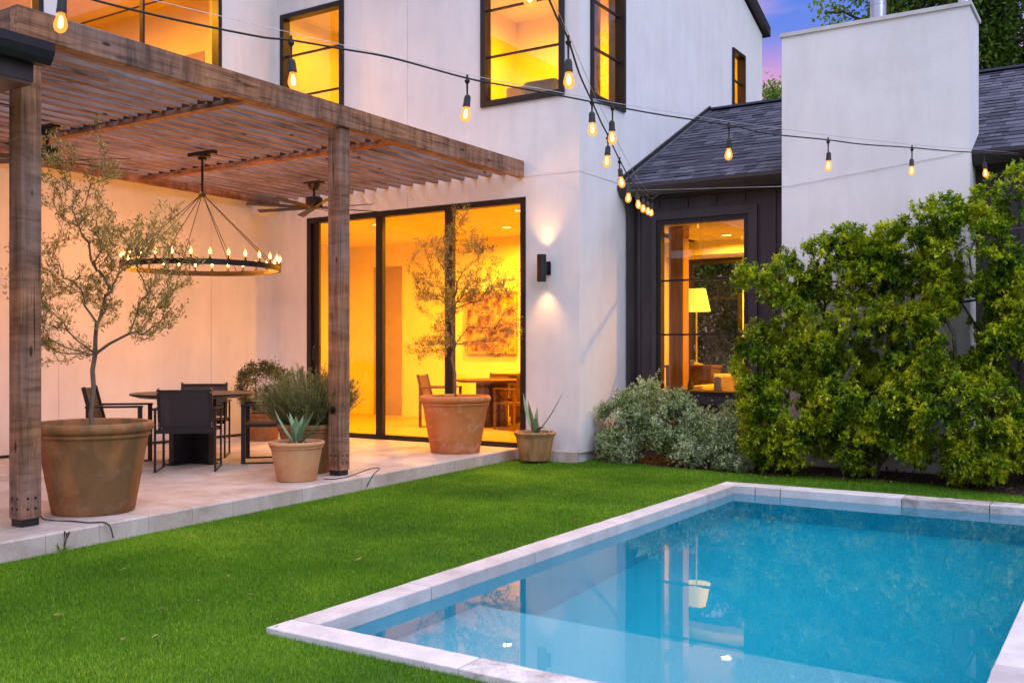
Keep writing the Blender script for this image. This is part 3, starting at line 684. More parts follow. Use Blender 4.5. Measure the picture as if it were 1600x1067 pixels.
MB().lathe([(.0,0),(.05,0),(.052,.005),(.052,.17),(.045,.176),(.0,.17)],(-4.43,11.76,.681),28).build('wax', M['ivory_wax'], t, smooth=True)
MB().tube([(-4.43,11.76,.85),(-4.428,11.76,.866)],.002,6).build('wick', M['metal_dark'], t)
t = thing('vase_flower','single yellow flower leaning in a slim vase inside the dark window','flower',(-4.82,11.8,.68))
MB().lathe([(0,0),(.03,0),(.035,.06),(.014,.13),(.018,.15)],(-4.82,11.8,.68),20).build('vase', M['brown_wood'], t, smooth=True)
MB().tube([(-4.82,11.8,.8),(-4.81,11.8,.92),(-4.79,11.8,1.02)],.003,6).build('stem', M['leaf_box'], t)
P = np.tile([[-4.79,11.8,1.03]],(60,1)); D = rdir(60,.3); V,F = quad_leaves(P,D,rdir(60),.04,.016); np_mesh('bloom',V,F,M['ivory_wax'],t)
t = thing('headboard','pale upholstered bed end low in the upper corner window','bed',(-6.35,10.75,3.55))
MB().box(-6.86,-6.0,10.60,10.75,3.56,4.56).build('panel', M['sofa_fabric'], t, bevel=.03)
MB().box(-6.5,-6.02,10.42,10.58,4.18,4.55).build('pillow', M['white_plastic'], t, bevel=.06)
t = thing('vent_grille','small slatted air grille high inside the tall upper window','grille',(-9.9,11.99,5.9))
mbv = MB().box(-10.0,-9.5,11.975,11.998,5.72,5.74).box(-10.0,-9.5,11.975,11.998,5.88,5.90)
for i in range(6): mbv.box(-10.0,-9.5,11.98,11.998,5.75+i*.022,5.757+i*.022)
mbv.build('slats', M['brown_wood'], t)

t = thing('curtain','sheer cream curtain at the far edge of the tall corner window','curtain',(-5.86,11.1,4.15))
cv=[];cf=[]
for i in range(25):
    yy = 10.86+i*.018; xx = -5.86+.018*math.sin(i*1.9)
    cv += [(xx,yy,4.0),(xx,yy,6.2)]
cf=[(2*i,2*i+2,2*i+3,2*i+1) for i in range(24)]
MB().add(cv,cf).build('cloth',M['curtain'],t,smooth=True)
MB().box(-12.9,-12.0,HY-.012,HY-.002,3.56,5.75).build('doorway_panel', M['door_paint_doorway_shade'], house)
# ------------------------------------------------------------------ pergola
perg = thing('pergola','weathered brown timber pergola with two front posts and slatted roof','pergola',(-8.3,6.9,0))
BX = -6.265; Z0,Z1 = 3.275,3.475; PYA = 3.72
MB().box(BX-.09,BX,PYA,HY-.002,Z0,Z1).build('beam', M['wood_y'], perg, bevel=.006)
MB().box(HX+.05,BX-.092,PYA,PYA+.09,Z0,Z1-.003).build('beam', M['wood_x'], perg, bevel=.006)
MB().box(HX+.002,HX+.05,PYA,HY-.002,Z0-.02,Z1-.01).build('ledger', M['wood_y'], perg, bevel=.004)
for y in (5.80, 7.78):
    MB().box(HX+.052,BX-.092,y-.045,y+.045,Z0+.004,Z0+.05).build('cross_beam', M['wood_x'], perg, bevel=.004)
x = BX-.30; k = 0
while x > HX+.12:
    dz = random.uniform(-.003,.003)
    for (ya,yb) in ((PYA+.095,HY-.004),):
        MB().box(x-.036,x+.036,ya,yb,Z0+.052,Z0+.142+dz).build('slat', M['wood_slat'], perg, bevel=.003)
    x -= .2055
for y in (5.80,7.78):
    x = BX-.30
    while x > HX+.12:
        MB().box(x-.043,x-.0375,y-.04,y+.04,Z0+.051,Z0+.13).box(x+.0375,x+.043,y-.04,y+.04,Z0+.051,Z0+.13).box(x-.0375,x+.0375,y-.04,y+.04,Z0+.0505,Z0+.0515).build('joist_hanger', M['metal_dark'], perg); x -= .2055
def post(x1,y0):
    s = .145
    p = MB().box(x1-s,x1,y0,y0+s,.05,Z0-.002).build('post', M['wood_z'], perg, bevel=.007)
    b = MB().box(x1-s+.012,x1-.012,y0+.012,y0+s-.012,.001,.049)
    b.build('post_base', M['metal_dark'], p)
    bo = MB()
    for dx in (.045,.10):
        for z in (.12,.19): bo.tube([(x1-s+dx-.0,y0+.001,z),(x1-s+dx,y0-.006,z)],.008,8); bo.tube([(x1-.001,y0+dx,z),(x1+.006,y0+dx,z)],.008,8)
    bo.build('bolt', M['metal_dark'], p)
    return p
post(-6.235,3.73); p2 = post(-6.30,6.875)
MB().lathe([(.0,.0),(.03,.0),(.032,.004),(.018,.006),(.016,.012),(.0,.013)],(0,0,0),20)
hk = MB(); hk.tube([(-6.37,6.874,.62),(-6.37,6.845,.62)],.022,14).tube([(-6.37,6.862,.62),(-6.37,6.858,.62)],.034,18); hk.build('hook_plate', M['bronze'], perg, smooth=True)

# ------------------------------------------------------------------ near porch eave at the left edge
pw = thing('porch','dark fascia and gutter corner of the porch roof beside the pergola','porch roof',(-8,2.5,LZ))
EX, EY, EZ = -5.72, 3.645, 3.10
prof = [(0,-.02),(0,.0),(.0,.0)]
gp_ = [(-.12,-.135),(.0-.05,-.135),(-.02,-.10),(.0,-.055),(.0,0.0),(-.015,.0),(-.02,-.02),(-.12,-.02)]
mb = MB(); n=len(gp_)
for yy in (0.8,EY): mb.add([(EX+a,yy,EZ+b) for a,b in gp_],[])
mb.f += [(i,(i+1)%n,(i+1)%n+n,i+n) for i in range(n)]+[tuple(range(n))[::-1],tuple(range(n,2*n))]
mb.build('gutter', M['metal_dark'], pw)
MB().box(-10.2,EX-.121,.8,EY-.07,EZ-.24,EZ-.03).build('fascia', M['siding'], pw)
MB().box(-10.2,EX-.125,.8,EY-.08,EZ-.262,EZ-.242).build('soffit', M['brown_wood'], pw)
MB().add([(EX-.02,.8,EZ-.01),(EX-.02,EY,EZ-.01),(-10.2,EY,EZ+.05),(-10.2,.8,EZ+.05),(EX-.02,.8,EZ-.029),(EX-.02,EY-.03,EZ-.029),(-10.2,EY-.03,EZ-.029),(-10.2,.8,EZ-.029)],
     [(0,1,2,3),(0,4,5,1),(1,5,6,2),(7,6,5,4),(3,7,4,0)]).build('roof', M['shingle'], pw)
MB().box(-10.2,-6.9,.9,2.6,LZ,EZ-.263).build('wall', M['stucco'], pw)

# ------------------------------------------------------------------ wall fittings
t = thing('wall_sconce','black cylindrical up and down light on the stucco pier','wall light',(-5.92,10.0,2.15))
MB().lathe([(.056,2.315),(.056,1.995)],(-5.94,9.97,0),36).lathe([(.050,1.995),(.050,2.315)],(-5.94,9.97,0),36)\
    .lathe([(.050,2.315),(.056,2.315)],(-5.94,9.97,0),36).lathe([(.056,1.995),(.050,1.995)],(-5.94,9.97,0),36).build('lamp_body', M['metal_dark'], t, smooth=True)
MB().box(-5.935-.05,-5.935+.05,HY-.02,HY-.001,2.08,2.24).box(-5.96,-5.91,10.027,HY-.021,2.11,2.20).build('wall_bracket', M['metal_dark'], t, bevel=.004)
MB().disc(.049,(-5.94,9.97,2.235),28).build('lens', M['sconce_glow'], t); MB().disc(.049,(-5.94,9.97,2.06),28,True).build('lens', M['sconce_glow'], t)
for z,rx in ((2.25,PI),(2.05,0)):
    l = bpy.data.lights.new('lamp_light','SPOT'); l.energy=26; l.color=(1,.46,.16); l.spot_size=R(82); l.spot_blend=.9; l.shadow_soft_size=.03
    o = bpy.data.objects.new('lamp_light', l); C.objects.link(o); o.parent=t; o.location=(-5.94+5.92,9.97-10.0,z-2.15); o.rotation_euler=(rx,0,0)
t = thing('outdoor_speaker','white wedge shaped speaker high on the wall near the corner','speaker',(HX+.1,9.6,3.1))
mb = MB(); a = [(HX+.08,9.50,3.06),(HX+.28,9.42,3.02),(HX+.34,9.46,3.18),(HX+.10,9.52,3.24)]; bq = [(x+.03,y+.34,z+.01) for x,y,z in a]
mb.add(a+bq,[(0,1,2,3),(7,6,5,4),(0,4,5,1),(1,5,6,2),(2,6,7,3),(3,7,4,0)]).build('cabinet', M['white_plastic'], t, bevel=.012)
MB().box(HX+.001,HX+.09,9.63,9.69,3.10,3.18).build('bracket', M['white_plastic'], t)
t = thing('outlet_cover','small translucent weatherproof outlet cover low on the left wall','outlet',(HX+.04,9.5,.49))
MB().box(HX+.001,HX+.012,9.43,9.56,.40,.57).build('backplate', M['concrete'], t, bevel=.004)
MB().box(HX+.013,HX+.07,9.445,9.545,.415,.56).build('cover', M['concrete'], t, bevel=.012)

# ------------------------------------------------------------------ chandelier
ch = thing('chandelier','round black ring chandelier with lit candle bulbs above the patio table','chandelier',(-8.38,7.02,3.27))
cxx,cyy = -8.38,7.02; RR=.805; RZ=2.03
MB().lathe([(RR-.012,RZ),(RR+.012,RZ),(RR+.012,RZ+.055),(RR-.012,RZ+.055),(RR-.012,RZ)],(cxx,cyy,0),96).build('ring', M['bronze'], ch)
MB().lathe([(.0,3.20),(.045,3.20),(.05,3.225),(.09,3.235),(.09,3.25),(0,3.25)],(cxx,cyy,0),24).box(cxx-.2,cxx+.2,cyy-.03,cyy+.03,3.252,3.29).build('canopy', M['bronze'], ch, smooth=True)
MB().tube([(cxx,cyy,3.22),(cxx,cyy,2.82)],.013,10).lathe([(0,2.80),(.03,2.81),(.04,2.83),(.02,2.86),(0,2.87)],(cxx,cyy,0),16).build('stem', M['bronze'], ch, smooth=True)
for k in range(8):
    a = 2*PI*(k+.5)/8; MB().tube([(cxx+.025*math.cos(a),cyy+.025*math.sin(a),2.82),(cxx+RR*math.cos(a),cyy+RR*math.sin(a),RZ+.055)],.0042,6).build('rod', M['bronze'], ch)
NC = 28
for k in range(NC):
    a = 2*PI*(k+.3)/NC; x,y = cxx+RR*math.cos(a), cyy+RR*math.sin(a)
    c = MB().lathe([(.0,.056),(.019,.056),(.019,.062),(.011,.064),(.011,.098),(0,.098)],(x,y,RZ),12).build('candle_holder', M['bronze'], ch, smooth=True)
    MB().lathe([(.007,.099),(.015,.112),(.0175,.127),(.013,.146),(.005,.162),(.0008,.174)],(x,y,RZ),12).build('candle_bulb', M['candle_glass'], c, smooth=True)
    MB().lathe([(.0005,.110),(.0045,.116),(.0045,.138),(.0005,.144)],(x,y,RZ),8).build('filament', M['candle_filament'], c, smooth=True)

# ------------------------------------------------------------------ ceiling fans
def fan(x,y,label,rot):
    t = thing('ceiling_fan',label,'ceiling fan',(x,y,3.28),'black ceiling fans hung from the pergola')
    MB().box(x-.13,x+.13,y-.05,y+.05,3.255,3.279).lathe([(0,3.18),(.05,3.18),(.075,3.22),(.08,3.254),(0,3.254)],(x,y,0),28).build('canopy', M['metal_dark'], t, smooth=True)
    MB().tube([(x,y,3.2),(x,y,3.07)],.016,12).build('downrod', M['metal_dark'], t, smooth=True)
    MB().lathe([(0,2.945),(.06,2.945),(.075,2.955),(.10,2.96),(.105,2.97),(.105,3.07),(.09,3.085),(0,3.085)],(x,y,0),36).build('motor', M['metal_dark'], t, smooth=True)
    for k in range(8):
        a = rot+2*PI*k/8; ca,sa = math.cos(a),math.sin(a)
        P = lambda r,s,z: (x+ca*r-sa*s, y+sa*r+ca*s, 2.952+z)
        pr = [(.09,.028),(.35,.034),(.62,.042),(.80,.047),(.825,.030)]
        vs = []
        for r,wd in pr: vs += [P(r,-wd,-.010),P(r,wd,.010),P(r,wd,.016),P(r,-wd,-.004)]
        fs = [(3,2,1,0),(16,17,18,19)]
        for i in range(4):
            o=i*4; fs += [(o+j,o+(j+1)%4,o+4+(j+1)%4,o+4+j) for j in range(4)]
        MB().add(vs,fs).build('blade', M['metal_dark'], t)
fan(-8.63,8.96,'black eight bladed ceiling fan nearer the sliding doors',.2)
fan(-8.60,5.40,'black eight bladed ceiling fan behind the big potted olive',.45)

# ------------------------------------------------------------------ patio table and chairs
def dining_table(cx_,cy_,r,label,cat='table',name='round_table',m='metal_dark'):
    t = thing(name,label,cat,(cx_,cy_,0))
    MB().lathe([(0,.735),(r-.004,.735),(r,.731),(r,.716),(r-.09,.690),(0,.690)],(cx_,cy_,0),72).build('tabletop', M[m], t, smooth=True, ang=25)
    MB().box(cx_-.28,cx_+.28,cy_-.035,cy_+.035,.02,.69).box(cx_-.035,cx_+.035,cy_-.28,cy_-.036,.02,.69).box(cx_-.035,cx_+.035,cy_+.036,cy_+.28,.02,.69).build('pedestal', M[m], t, bevel=.004)
    MB().box(cx_-.32,cx_+.32,cy_-.06,cy_+.06,.001,.019).box(cx_-.06,cx_+.06,cy_-.32,cy_-.061,.001,.019).box(cx_-.06,cx_+.06,cy_+.061,cy_+.32,.001,.019).build('foot', M[m], t)
    return t
dining_table(-8.38,6.90,.63,'round dark patio dining table under the ring chandelier','table')
def make_chair(name,label,frame='metal_dark',seatm='sling'):
    """origin at floor centre, faces +y"""
    t = thing(name,label,'chair',(0,0,0))
    W=.28; D0,D1=-.27,.27; b=.017
    for s in (-1,1):
        x=s*W; f = MB()
        f.box(x-.009,x+.009,D0,D0+.045,.018,.60); f.box(x-.009,x+.009,D1-.045,D1,.018,.60); f.box(x-.009,x+.009,D0,D1,.001,.017)
        f.build('side_frame',M[frame],t,bevel=.002)
        MB().box(x-.022,x+.022,D0-.005,D1+.005,.601,.622).build('armrest',M[frame],t,bevel=.004)
    fr = MB()
    for y in (D0+.02,D1-.06): fr.box(-W+.010,W-.010,y,y+.035,.375,.415)
    for s in (-1,1): fr.box(s*(W-.03)-.012,s*(W-.03)+.012,D0+.056,D1-.061,.38,.41)
    fr.build('seat_frame',M[frame],t)
    MB().box(-W+.045,W-.045,D0+.05,D1-.05,.411,.416).build('seat',M[seatm],t)
    bf = MB()
    for s in (-1,1): bf.bar((s*(W-.035),D0+.075,.39),(s*(W-.035),D0-.03,.81),.022,.042,(0,1,0))
    bf.bar((-W+.0465,D0-.022,.782),(W-.0465,D0-.022,.782),.016,.016)
    bf.build('back_frame',M[frame],t)
    bk = MB(); a=(D0+.065,.43); c=(D0-.027,.80)
    bk.add([(-W+.047,a[0],a[1]),(W-.047,a[0],a[1]),(W-.047,c[0],c[1]),(-W+.047,c[0],c[1]),(-W+.047,a[0]-.004,a[1]),(W-.047,a[0]-.004,a[1]),(W-.047,c[0]-.004,c[1]),(-W+.047,c[0]-.004,c[1])],
           [(0,1,2,3),(7,6,5,4),(0,4,5,1),(1,5,6,2),(2,6,7,3),(3,7,4,0)]).build('backrest',M[seatm],t)
    sc = MB()
    for s in (-1,1):
        for z in (.44,.47,.775): 
            yy = D0+.062-(z-.44)*.25-.02; sc.tube([(s*(W-.035),yy-.010,z),(s*(W-.035),yy-.015,z)],.006,8)
    sc.build('bolt',M['galvanised'],t)
    return t
tc_ = Vector((-8.38,6.90)); wv = Vector((.73,.68)); fv = Vector((-.68,.73))
chair0 = make_chair('sling_chair','dark sling armchair with its back to the lawn, nearest the camera')
def put(c,pos,face,label,group):
    c.location = (pos[0],pos[1],0); c.rotation_euler = (0,0,math.atan2(-face[0],face[1])); c['label']=label; c['group']=group; return c
GC = 'dark sling armchairs round the patio table'
c1 = copy_tree(chair0); c2 = copy_tree(chair0); c3 = copy_tree(chair0)
put(chair0, tc_-fv*.60+wv*.04, fv, 'dark sling armchair with its back to the lawn, in front of the patio table', GC)
put(c1, tc_+fv*.66, -fv, 'dark sling armchair against the left wall behind the patio table', GC)
put(c2, tc_-wv*.72-fv*.05, wv, 'dark sling armchair left of the patio table beside the big olive pot', GC)
put(c3, tc_+wv*.78+fv*.05, -wv, 'dark sling armchair right of the patio table near the rosemary pot', GC)
# dining set added inside the doors where their glass mirrors the patio set
dining_table(-8.50,12.75,.60,'round brown dining table added inside the sliding doors where the patio table reflects','table','dining_table','brown_wood')
GI = 'brown chairs added round the indoor table'
ic = make_chair('added_dining_chair','',"brown_wood","brown_wood")
i2 = copy_tree(ic); i3 = copy_tree(ic)
put(ic,(-9.20,12.35),(.9,.35),'added brown dining chair left of the indoor table behind the olive pot',GI)
put(i2,(-8.78,13.40),(.3,-1),'added brown dining chair on the far side of the indoor table',GI)
put(i3,(-7.80,12.45),(-.9,.35),'added brown dining chair right of the indoor table beside the pier',GI)

# ------------------------------------------------------------------ string lights
def string(name,label,cab,hooks,wire,drops):
    t = thing(name,label,'string lights',hooks[0],'cafe string lights over the lawn')
    def smooth(pts,k=6):
        P=[Vector(p) for p in pts]; out=[]
        for i in range(len(P)-1):
            p0=P[max(i-1,0)];p1=P[i];p2=P[i+1];p3=P[min(i+2,len(P)-1)]
            for j in range(k):
                u=j/k; out.append(.5*((2*p1)+(p2-p0)*u+(2*p0-5*p1+4*p2-p3)*u*u+(3*p1-p0-3*p2+p3)*u**3))
        return out+[P[-1]]
    MB().tube(smooth(cab),.0052,8).build('cable',M['rubber_cord'],t,smooth=True)
    MB().tube(wire,.0016,5).build('support_wire',M['galvanised'],t)
    for (x,y,z),dr in zip(hooks,drops):
        tilt = random.uniform(-.005,.005); ta, tb = random.uniform(-.11,.11), random.uniform(-.11,.11)
        def lean(mb_):
            mb_.v = [(a+min(0,c-z+dr)*ta, b_+min(0,c-z+dr)*tb, c) for a,b_,c in mb_.v]; return mb_
        s = MB().lathe([(.0,.022),(.006,.02),(.007,-.004),(.015,-.012),(.013,-.022),(.006,-.03),(.005,-dr)],(x,y,z),12)
        zz = z-dr
        s.lathe([(.005,.006),(.014,.0),(.0185,-.012),(.0195,-.046),(.0205,-.048),(.0205,-.060),(.016,-.062)],(x+tilt,y,zz),16)
        lean(s); so = s.build('socket',M['rubber_cord'],t,smooth=True)
        g = MB().lathe([(.014,-.060),(.016,-.070),(.023,-.090),(.0275,-.108),(.0265,-.122),(.020,-.135),(.008,-.143),(.0005,-.144)],(x+tilt,y,zz),20)
        lean(g); g.build('bulb',M['bulb_glass'],so,smooth=True)
        lean(MB().lathe([(.0005,-.070),(.004,-.074),(.0095,-.090),(.011,-.108),(.009,-.120),(.0005,-.126)],(x+tilt,y,zz),12)).build('filament',M['filament'],so,smooth=True)
cabA=[[-3.832,2.053,2.714],[-3.723,2.405,2.651],[-3.611,2.768,2.635],[-3.472,3.221,2.642],[-3.42,3.391,2.66],[-3.336,3.662,2.674],[-3.25,3.941,2.686],[-3.104,4.417,2.67],[-3.01,4.722,2.68],[-2.86,5.207,2.696],[-2.767,5.51,2.703],[-2.619,5.991,2.722],[-2.42,6.636,2.759],[-2.284,7.079,2.767],[-2.049,7.842,2.832],[-1.892,8.351,2.869],[-1.662,9.098,2.948],[-1.468,9.729,3.007],[-1.254,10.426,3.085],[-0.979,11.06,3.14]]
hkA=[[-3.723,2.405,2.651],[-3.419,3.394,2.661],[-3.105,4.413,2.669],[-2.767,5.51,2.703],[-2.42,6.636,2.759],[-2.049,7.842,2.832],[-1.659,9.109,2.949],[-1.245,10.452,3.089]]
wA=[[-3.9,1.9,2.72],[-3.723,2.405,2.70],[-3.419,3.394,2.695],[-3.105,4.413,2.69],[-2.767,5.51,2.725],[-2.42,6.636,2.785],[-2.049,7.842,2.868],[-1.659,9.109,2.975],[-1.245,10.452,3.115],[-1.0,11.06,3.16]]
string('string_light','long cafe light string from the upper left over the pool to the chimney corner',cabA,hkA,wA,[.03,.095,.095,.095,.10,.10,.10,.095])
cabB=[[-1.953,3.177,2.676],[-2.132,3.641,2.681],[-2.222,3.876,2.676],[-2.332,4.162,2.69],[-2.485,4.559,2.637],[-2.679,5.062,2.631],[-2.875,5.572,2.621],[-3.018,5.942,2.629],[-3.325,6.74,2.628],[-3.672,7.64,2.653],[-3.966,8.404,2.722],[-4.286,9.236,2.81],[-4.549,9.919,2.885],[-4.853,10.707,2.985],[-4.9,11.06,3.10]]
hkB=[[-1.977,3.24,2.70],[-2.34,4.182,2.691],[-2.69,5.091,2.638],[-3.018,5.942,2.625],[-3.325,6.74,2.628],[-3.647,7.577,2.647],[-3.966,8.404,2.722],[-4.286,9.236,2.81],[-4.549,9.919,2.885],[-4.853,10.707,2.985]]
wB=[[-1.90,3.0,2.74],[-2.34,4.182,2.72],[-2.69,5.091,2.70],[-3.325,6.74,2.73],[-3.966,8.404,2.80],[-4.549,9.919,2.93],[-4.9,11.06,3.10]]
string('string_light','shorter cafe light string falling from the top centre to the dark gutter corner',cabB,hkB,wB,[.05,.10,.07,.07,.07,.07,.07,.07,.07,.07])
t = MB().tube([(-5.35,11.06,3.17),(-3.3,10.94,2.62+.4),(-1.5,10.94,3.20)],.0022,5).build('guy_wire',M['galvanised']); tag(t,'thin grey wire stretched across the white chimney face','wire')

# ------------------------------------------------------------------ plants
def nearest_tree(root_pts, nodes, pen=.35, droop=0):
    """join nodes to a skeleton that starts with root_pts (a chain); returns positions, parents"""
    P = [np.array(p,float) for p in root_pts]; par = [-1]+list(range(len(P)-1)); n0 = len(P)
    acc = [0.0]
    for i in range(1,n0): acc.append(acc[-1]+np.linalg.norm(P[i]-P[i-1]))
    base = P[0]; order = np.argsort(np.linalg.norm(nodes-P[n0-1],axis=1))
    arr = np.zeros((n0+len(nodes),3)); arr[:n0]=P; ac = np.zeros(n0+len(nodes)); ac[:n0]=acc; cnt=n0
    lo = max(1, n0//2)
    for i in order:
        d = np.linalg.norm(arr[lo:cnt]-nodes[i],axis=1); up = np.maximum(0, arr[lo:cnt,2]-nodes[i][2]+droop)
        j = lo+int(np.argmin(d + pen*ac[lo:cnt] + up*1.2)); arr[cnt]=nodes[i]; ac[cnt]=ac[j]+d[j-lo]; par.append(j); cnt+=1
    return arr, par
def limb_mesh(arr, par, r0, rt, expo=.5, maxr=None, sides=5):
    n=len(arr); cnt=np.ones(n); 
    for i in range(n-1,0,-1): cnt[par[i]]+=cnt[i]
    rad = rt*cnt**expo
    if maxr: rad = np.minimum(rad,maxr)
    mb = MB()
    for i in range(1,n):
        p=par[i]; a=Vector(arr[p]); b=Vector(arr[i]); m_=(a+b)/2; L_=(b-a).length
        m_ += Vector((noise.noise(a*9),noise.noise(b*9),noise.noise((a+b)*5)))*L_*.16
        ra=min(rad[p],rad[i]*1.35); mb.tube([a,m_,b],[ra,(ra+rad[i])/2,rad[i]],sides if rad[i]>.004 else 3,cap=False)
    return mb, rad
def blob_points(n, blobs, hole=.0, freq=2.0, seed=0, shell=.0):
    out=[]; w=np.array([b[3]*b[4]*b[5] for b in blobs]); w=w/w.sum()
    while len(out)<n:
        b=blobs[rng.choice(len(blobs),p=w)]; d=rng.normal(size=3); d/=np.linalg.norm(d); r=rng.uniform(shell,1)**(1/3)
        p=np.array(b[:3])+d*r*np.array(b[3:6])
        if hole and noise.noise(Vector(p*freq+seed))<hole-.5*0: continue
        out.append(p)
    return np.array(out)
def leaves_along(arr, par, per, ln, wd, spread=.012, upto=1e9, rad=None, maxr=.006, nodejit=.02, up=.3, forward=.6):
    P=[];D=[]
    for i in range(1,len(arr)):
        if rad is not None and rad[i]>maxr: continue
        a=arr[par[i]]; b=arr[i]; d=b-a; L_=np.linalg.norm(d); k=max(2,int(per*L_)); d=d/(L_+1e-9)
        t=rng.uniform(.15,1.08,k)[:,None]; P.append(a+(b-a)*t+rng.normal(0,spread,(k,3))); D.append(d*forward+rdir(k)*.75+np.array([0,0,up]))
    P=np.concatenate(P); D=np.concatenate(D); n=len(P)
    return quad_leaves(P,D,rdir(n)+np.array([0,0,.6]),rng.uniform(ln*.6,ln*1.15,n),rng.uniform(wd*.7,wd*1.15,n),.2)
def pot(t, x,y,z,h,rt,rb,m, band=True):
    rr = rt*.93
    prof=[(0,.0),(rb*.96,.0),(rb,.008),(rb+(rr-rb)*.5,h*.45),(rr*.985,h*.84)]
    if band: prof += [(rr+.008,h*.845),(rr+.011,h*.86),(rr+.006,h*.875),(rr+.002,h*.885)]
    prof += [(rt*.985,h*.90),(rt,h*.915),(rt+.004,h*.945),(rt,h*.975),(rt*.975,h*.995),(rt*.94,h),(rt*.90,h*.99),(rt*.885,h*.96),(rt*.86,h*.88)]
    MB().lathe(prof,(x,y,z),64).build('pot',M[m],t,smooth=True,ang=50)
    s=MB(); o=[]; nn=28; 
    s.v.append((x,y,z+h*.90)); 
    for ring in (.3,.6,.87):
        for k in range(nn):
            a=2*PI*k/nn; s.v.append((x+math.cos(a)*rt*ring,y+math.sin(a)*rt*ring,z+h*.885+noise.noise((math.cos(a)*ring*5,math.sin(a)*ring*5,x))*.012))
    for k in range(nn): s.f.append((0,1+k,1+(k+1)%nn))
    for q in (0,1):
        for k in range(nn): a=1+q*nn+k; b=1+q*nn+(k+1)%nn; s.f.append((a,a+nn,b+nn,b))
    s.build('soil',M['soil'],t,smooth=True)
def olive(x,y,label,potm,chain,blobs,nn,seed,per=225):
    t=thing('potted_olive_tree',label,'potted tree',(x,y,0),'olive trees in big terracotta pots')
    pot(t,x,y,0.0015,.655,.415,.285,potm)
    nodes=blob_points(nn,blobs,-.04,3.1,seed)
    arr,par=nearest_tree([(x+a,y+b,c) for a,b,c in chain],nodes,.30)
    mb,rad=limb_mesh(arr,par,.03,.0011,.42,.0185,6)
    mb.build('trunk',M['olive_bark'],t,smooth=True,ang=0)
    V,F=leaves_along(arr,par,per,.042,.0105,.018,rad=rad,maxr=.0065)
    np_mesh('crown',V,F,M['leaf_olive'],t)
def blob_at(x,y,lat,z,rl,rz,dep=0,rd=None):
    """blob shifted sideways in the direction the facade's viewer sees as right"""
    ct,st=math.cos(TH),math.sin(TH); rd=rd or rl*.8
    return (x+ct*lat-st*dep,y+st*lat+ct*dep,z,rl,rd,rz)
x,y=-6.46,4.42
olive(x,y,'large potted olive tree in a mossy terracotta pot beside the front left post','terracotta_old',
      [(0,0,.55),(.0,.0,.9),(.01,.005,1.15),(.02,.01,1.38)],
      [blob_at(x,y,-.20,1.70,.46,.62),blob_at(x,y,.30,1.95,.44,.52),blob_at(x,y,-.12,2.35,.40,.46),blob_at(x,y,.36,1.50,.36,.26),blob_at(x,y,-.28,1.24,.32,.18),blob_at(x,y,-.22,2.72,.10,.18),blob_at(x,y,.02,2.74,.07,.22),blob_at(x,y,.62,1.85,.2,.3)],620,11.3)
x,y=-6.70,9.28
olive(x,y,'potted olive tree in an orange chalky terracotta pot in front of the sliding doors','terracotta_chalky',
      [(0,0,.55),(0,.0,.9),(.0,.0,1.25),(-.03,-.01,1.6),(-.04,.0,1.85)],
      [blob_at(x,y,-.10,1.85,.42,.50),blob_at(x,y,.35,1.9,.45,.52),blob_at(x,y,.05,2.35,.42,.32),blob_at(x,y,.50,1.45,.32,.36),blob_at(x,y,-.28,1.25,.34,.22),blob_at(x,y,.0,2.75,.22,.22),blob_at(x,y,-.38,2.2,.24,.3)],620,4.7)

def agave(x,y,z,rt,rb,h,potm,leaves,label):
    t=thing('potted_agave',label,'potted plant',(x,y,z)); pot(t,x,y,z+.0015,h,rt,rb,potm)
    for (az,el,L_,w_,curl) in leaves:
        d=Vector((math.cos(az),math.sin(az),0)); s=Vector((-math.sin(az),math.cos(az),0)); p=Vector((x,y,z+h*.9))+d*.012; e=el; vs=[]; n=10; step=L_/n
        for i in range(n+1):
            u=i/n; wd=w_*(.62+1.2*u-.2*u*u if u<.35 else (1.02*(1-((u-.35)/.65)**1.7)))*.5; wd=max(wd,.0008)
            nrm=(Vector((0,0,1))*math.cos(e)-d*math.sin(e)); th=.010*(1-u)+.001
            vs += [p-s*wd+nrm*wd*.45, p-nrm*th*.5, p+s*wd+nrm*wd*.45, p+nrm*th*.6]
            p=p+(d*math.cos(e)+Vector((0,0,1))*math.sin(e))*step; e+=curl*step/L_*1.0
        fs=[]
        for i in range(n):
            o=i*4; fs+=[(o+j,o+(j+1)%4,o+4+(j+1)%4,o+4+j) for j in range(4)]
        MB().add(vs,fs).build('leaf',M['agave_leaf'],t,smooth=True,ang=60)
    P=np.array([x,y,z+h*.9])+rng.normal(0,1,(70,3))*[.06,.06,.008]; V,F=quad_leaves(P,rdir(70,.4),rdir(70),.05,.02,.2); np_mesh('dry_leaves',V,F,M['litter'],t)
agave(-6.445,6.466,0,.25,.178,.355,'terracotta_pale',[(.55,1.30,.30,.085,-.1),(-1.0,1.45,.27,.09,.1),(-2.5,1.35,.30,.075,-.1),(2.6,.95,.38,.055,-.25),(.15,1.05,.36,.075,-.0),(-.1,.45,.40,.05,.45),(1.8,1.2,.28,.07,0),(-2.9,.75,.40,.05,.5)],
      'low agave with pale spiky leaves in a plain terracotta pot by the post')
agave(-5.93,9.80,-.10,.245,.175,.335,'terracotta_stained',[(2.9,.98,.52,.075,.5),(-2.0,1.25,.42,.085,.25),(.35,.85,.62,.035,.35),(-.9,1.35,.22,.09,-.3),(-.4,.95,.34,.05,-1.9),(1.7,1.35,.33,.06,.1)],
      'tall agave in a stained terracotta pot against the stucco pier')
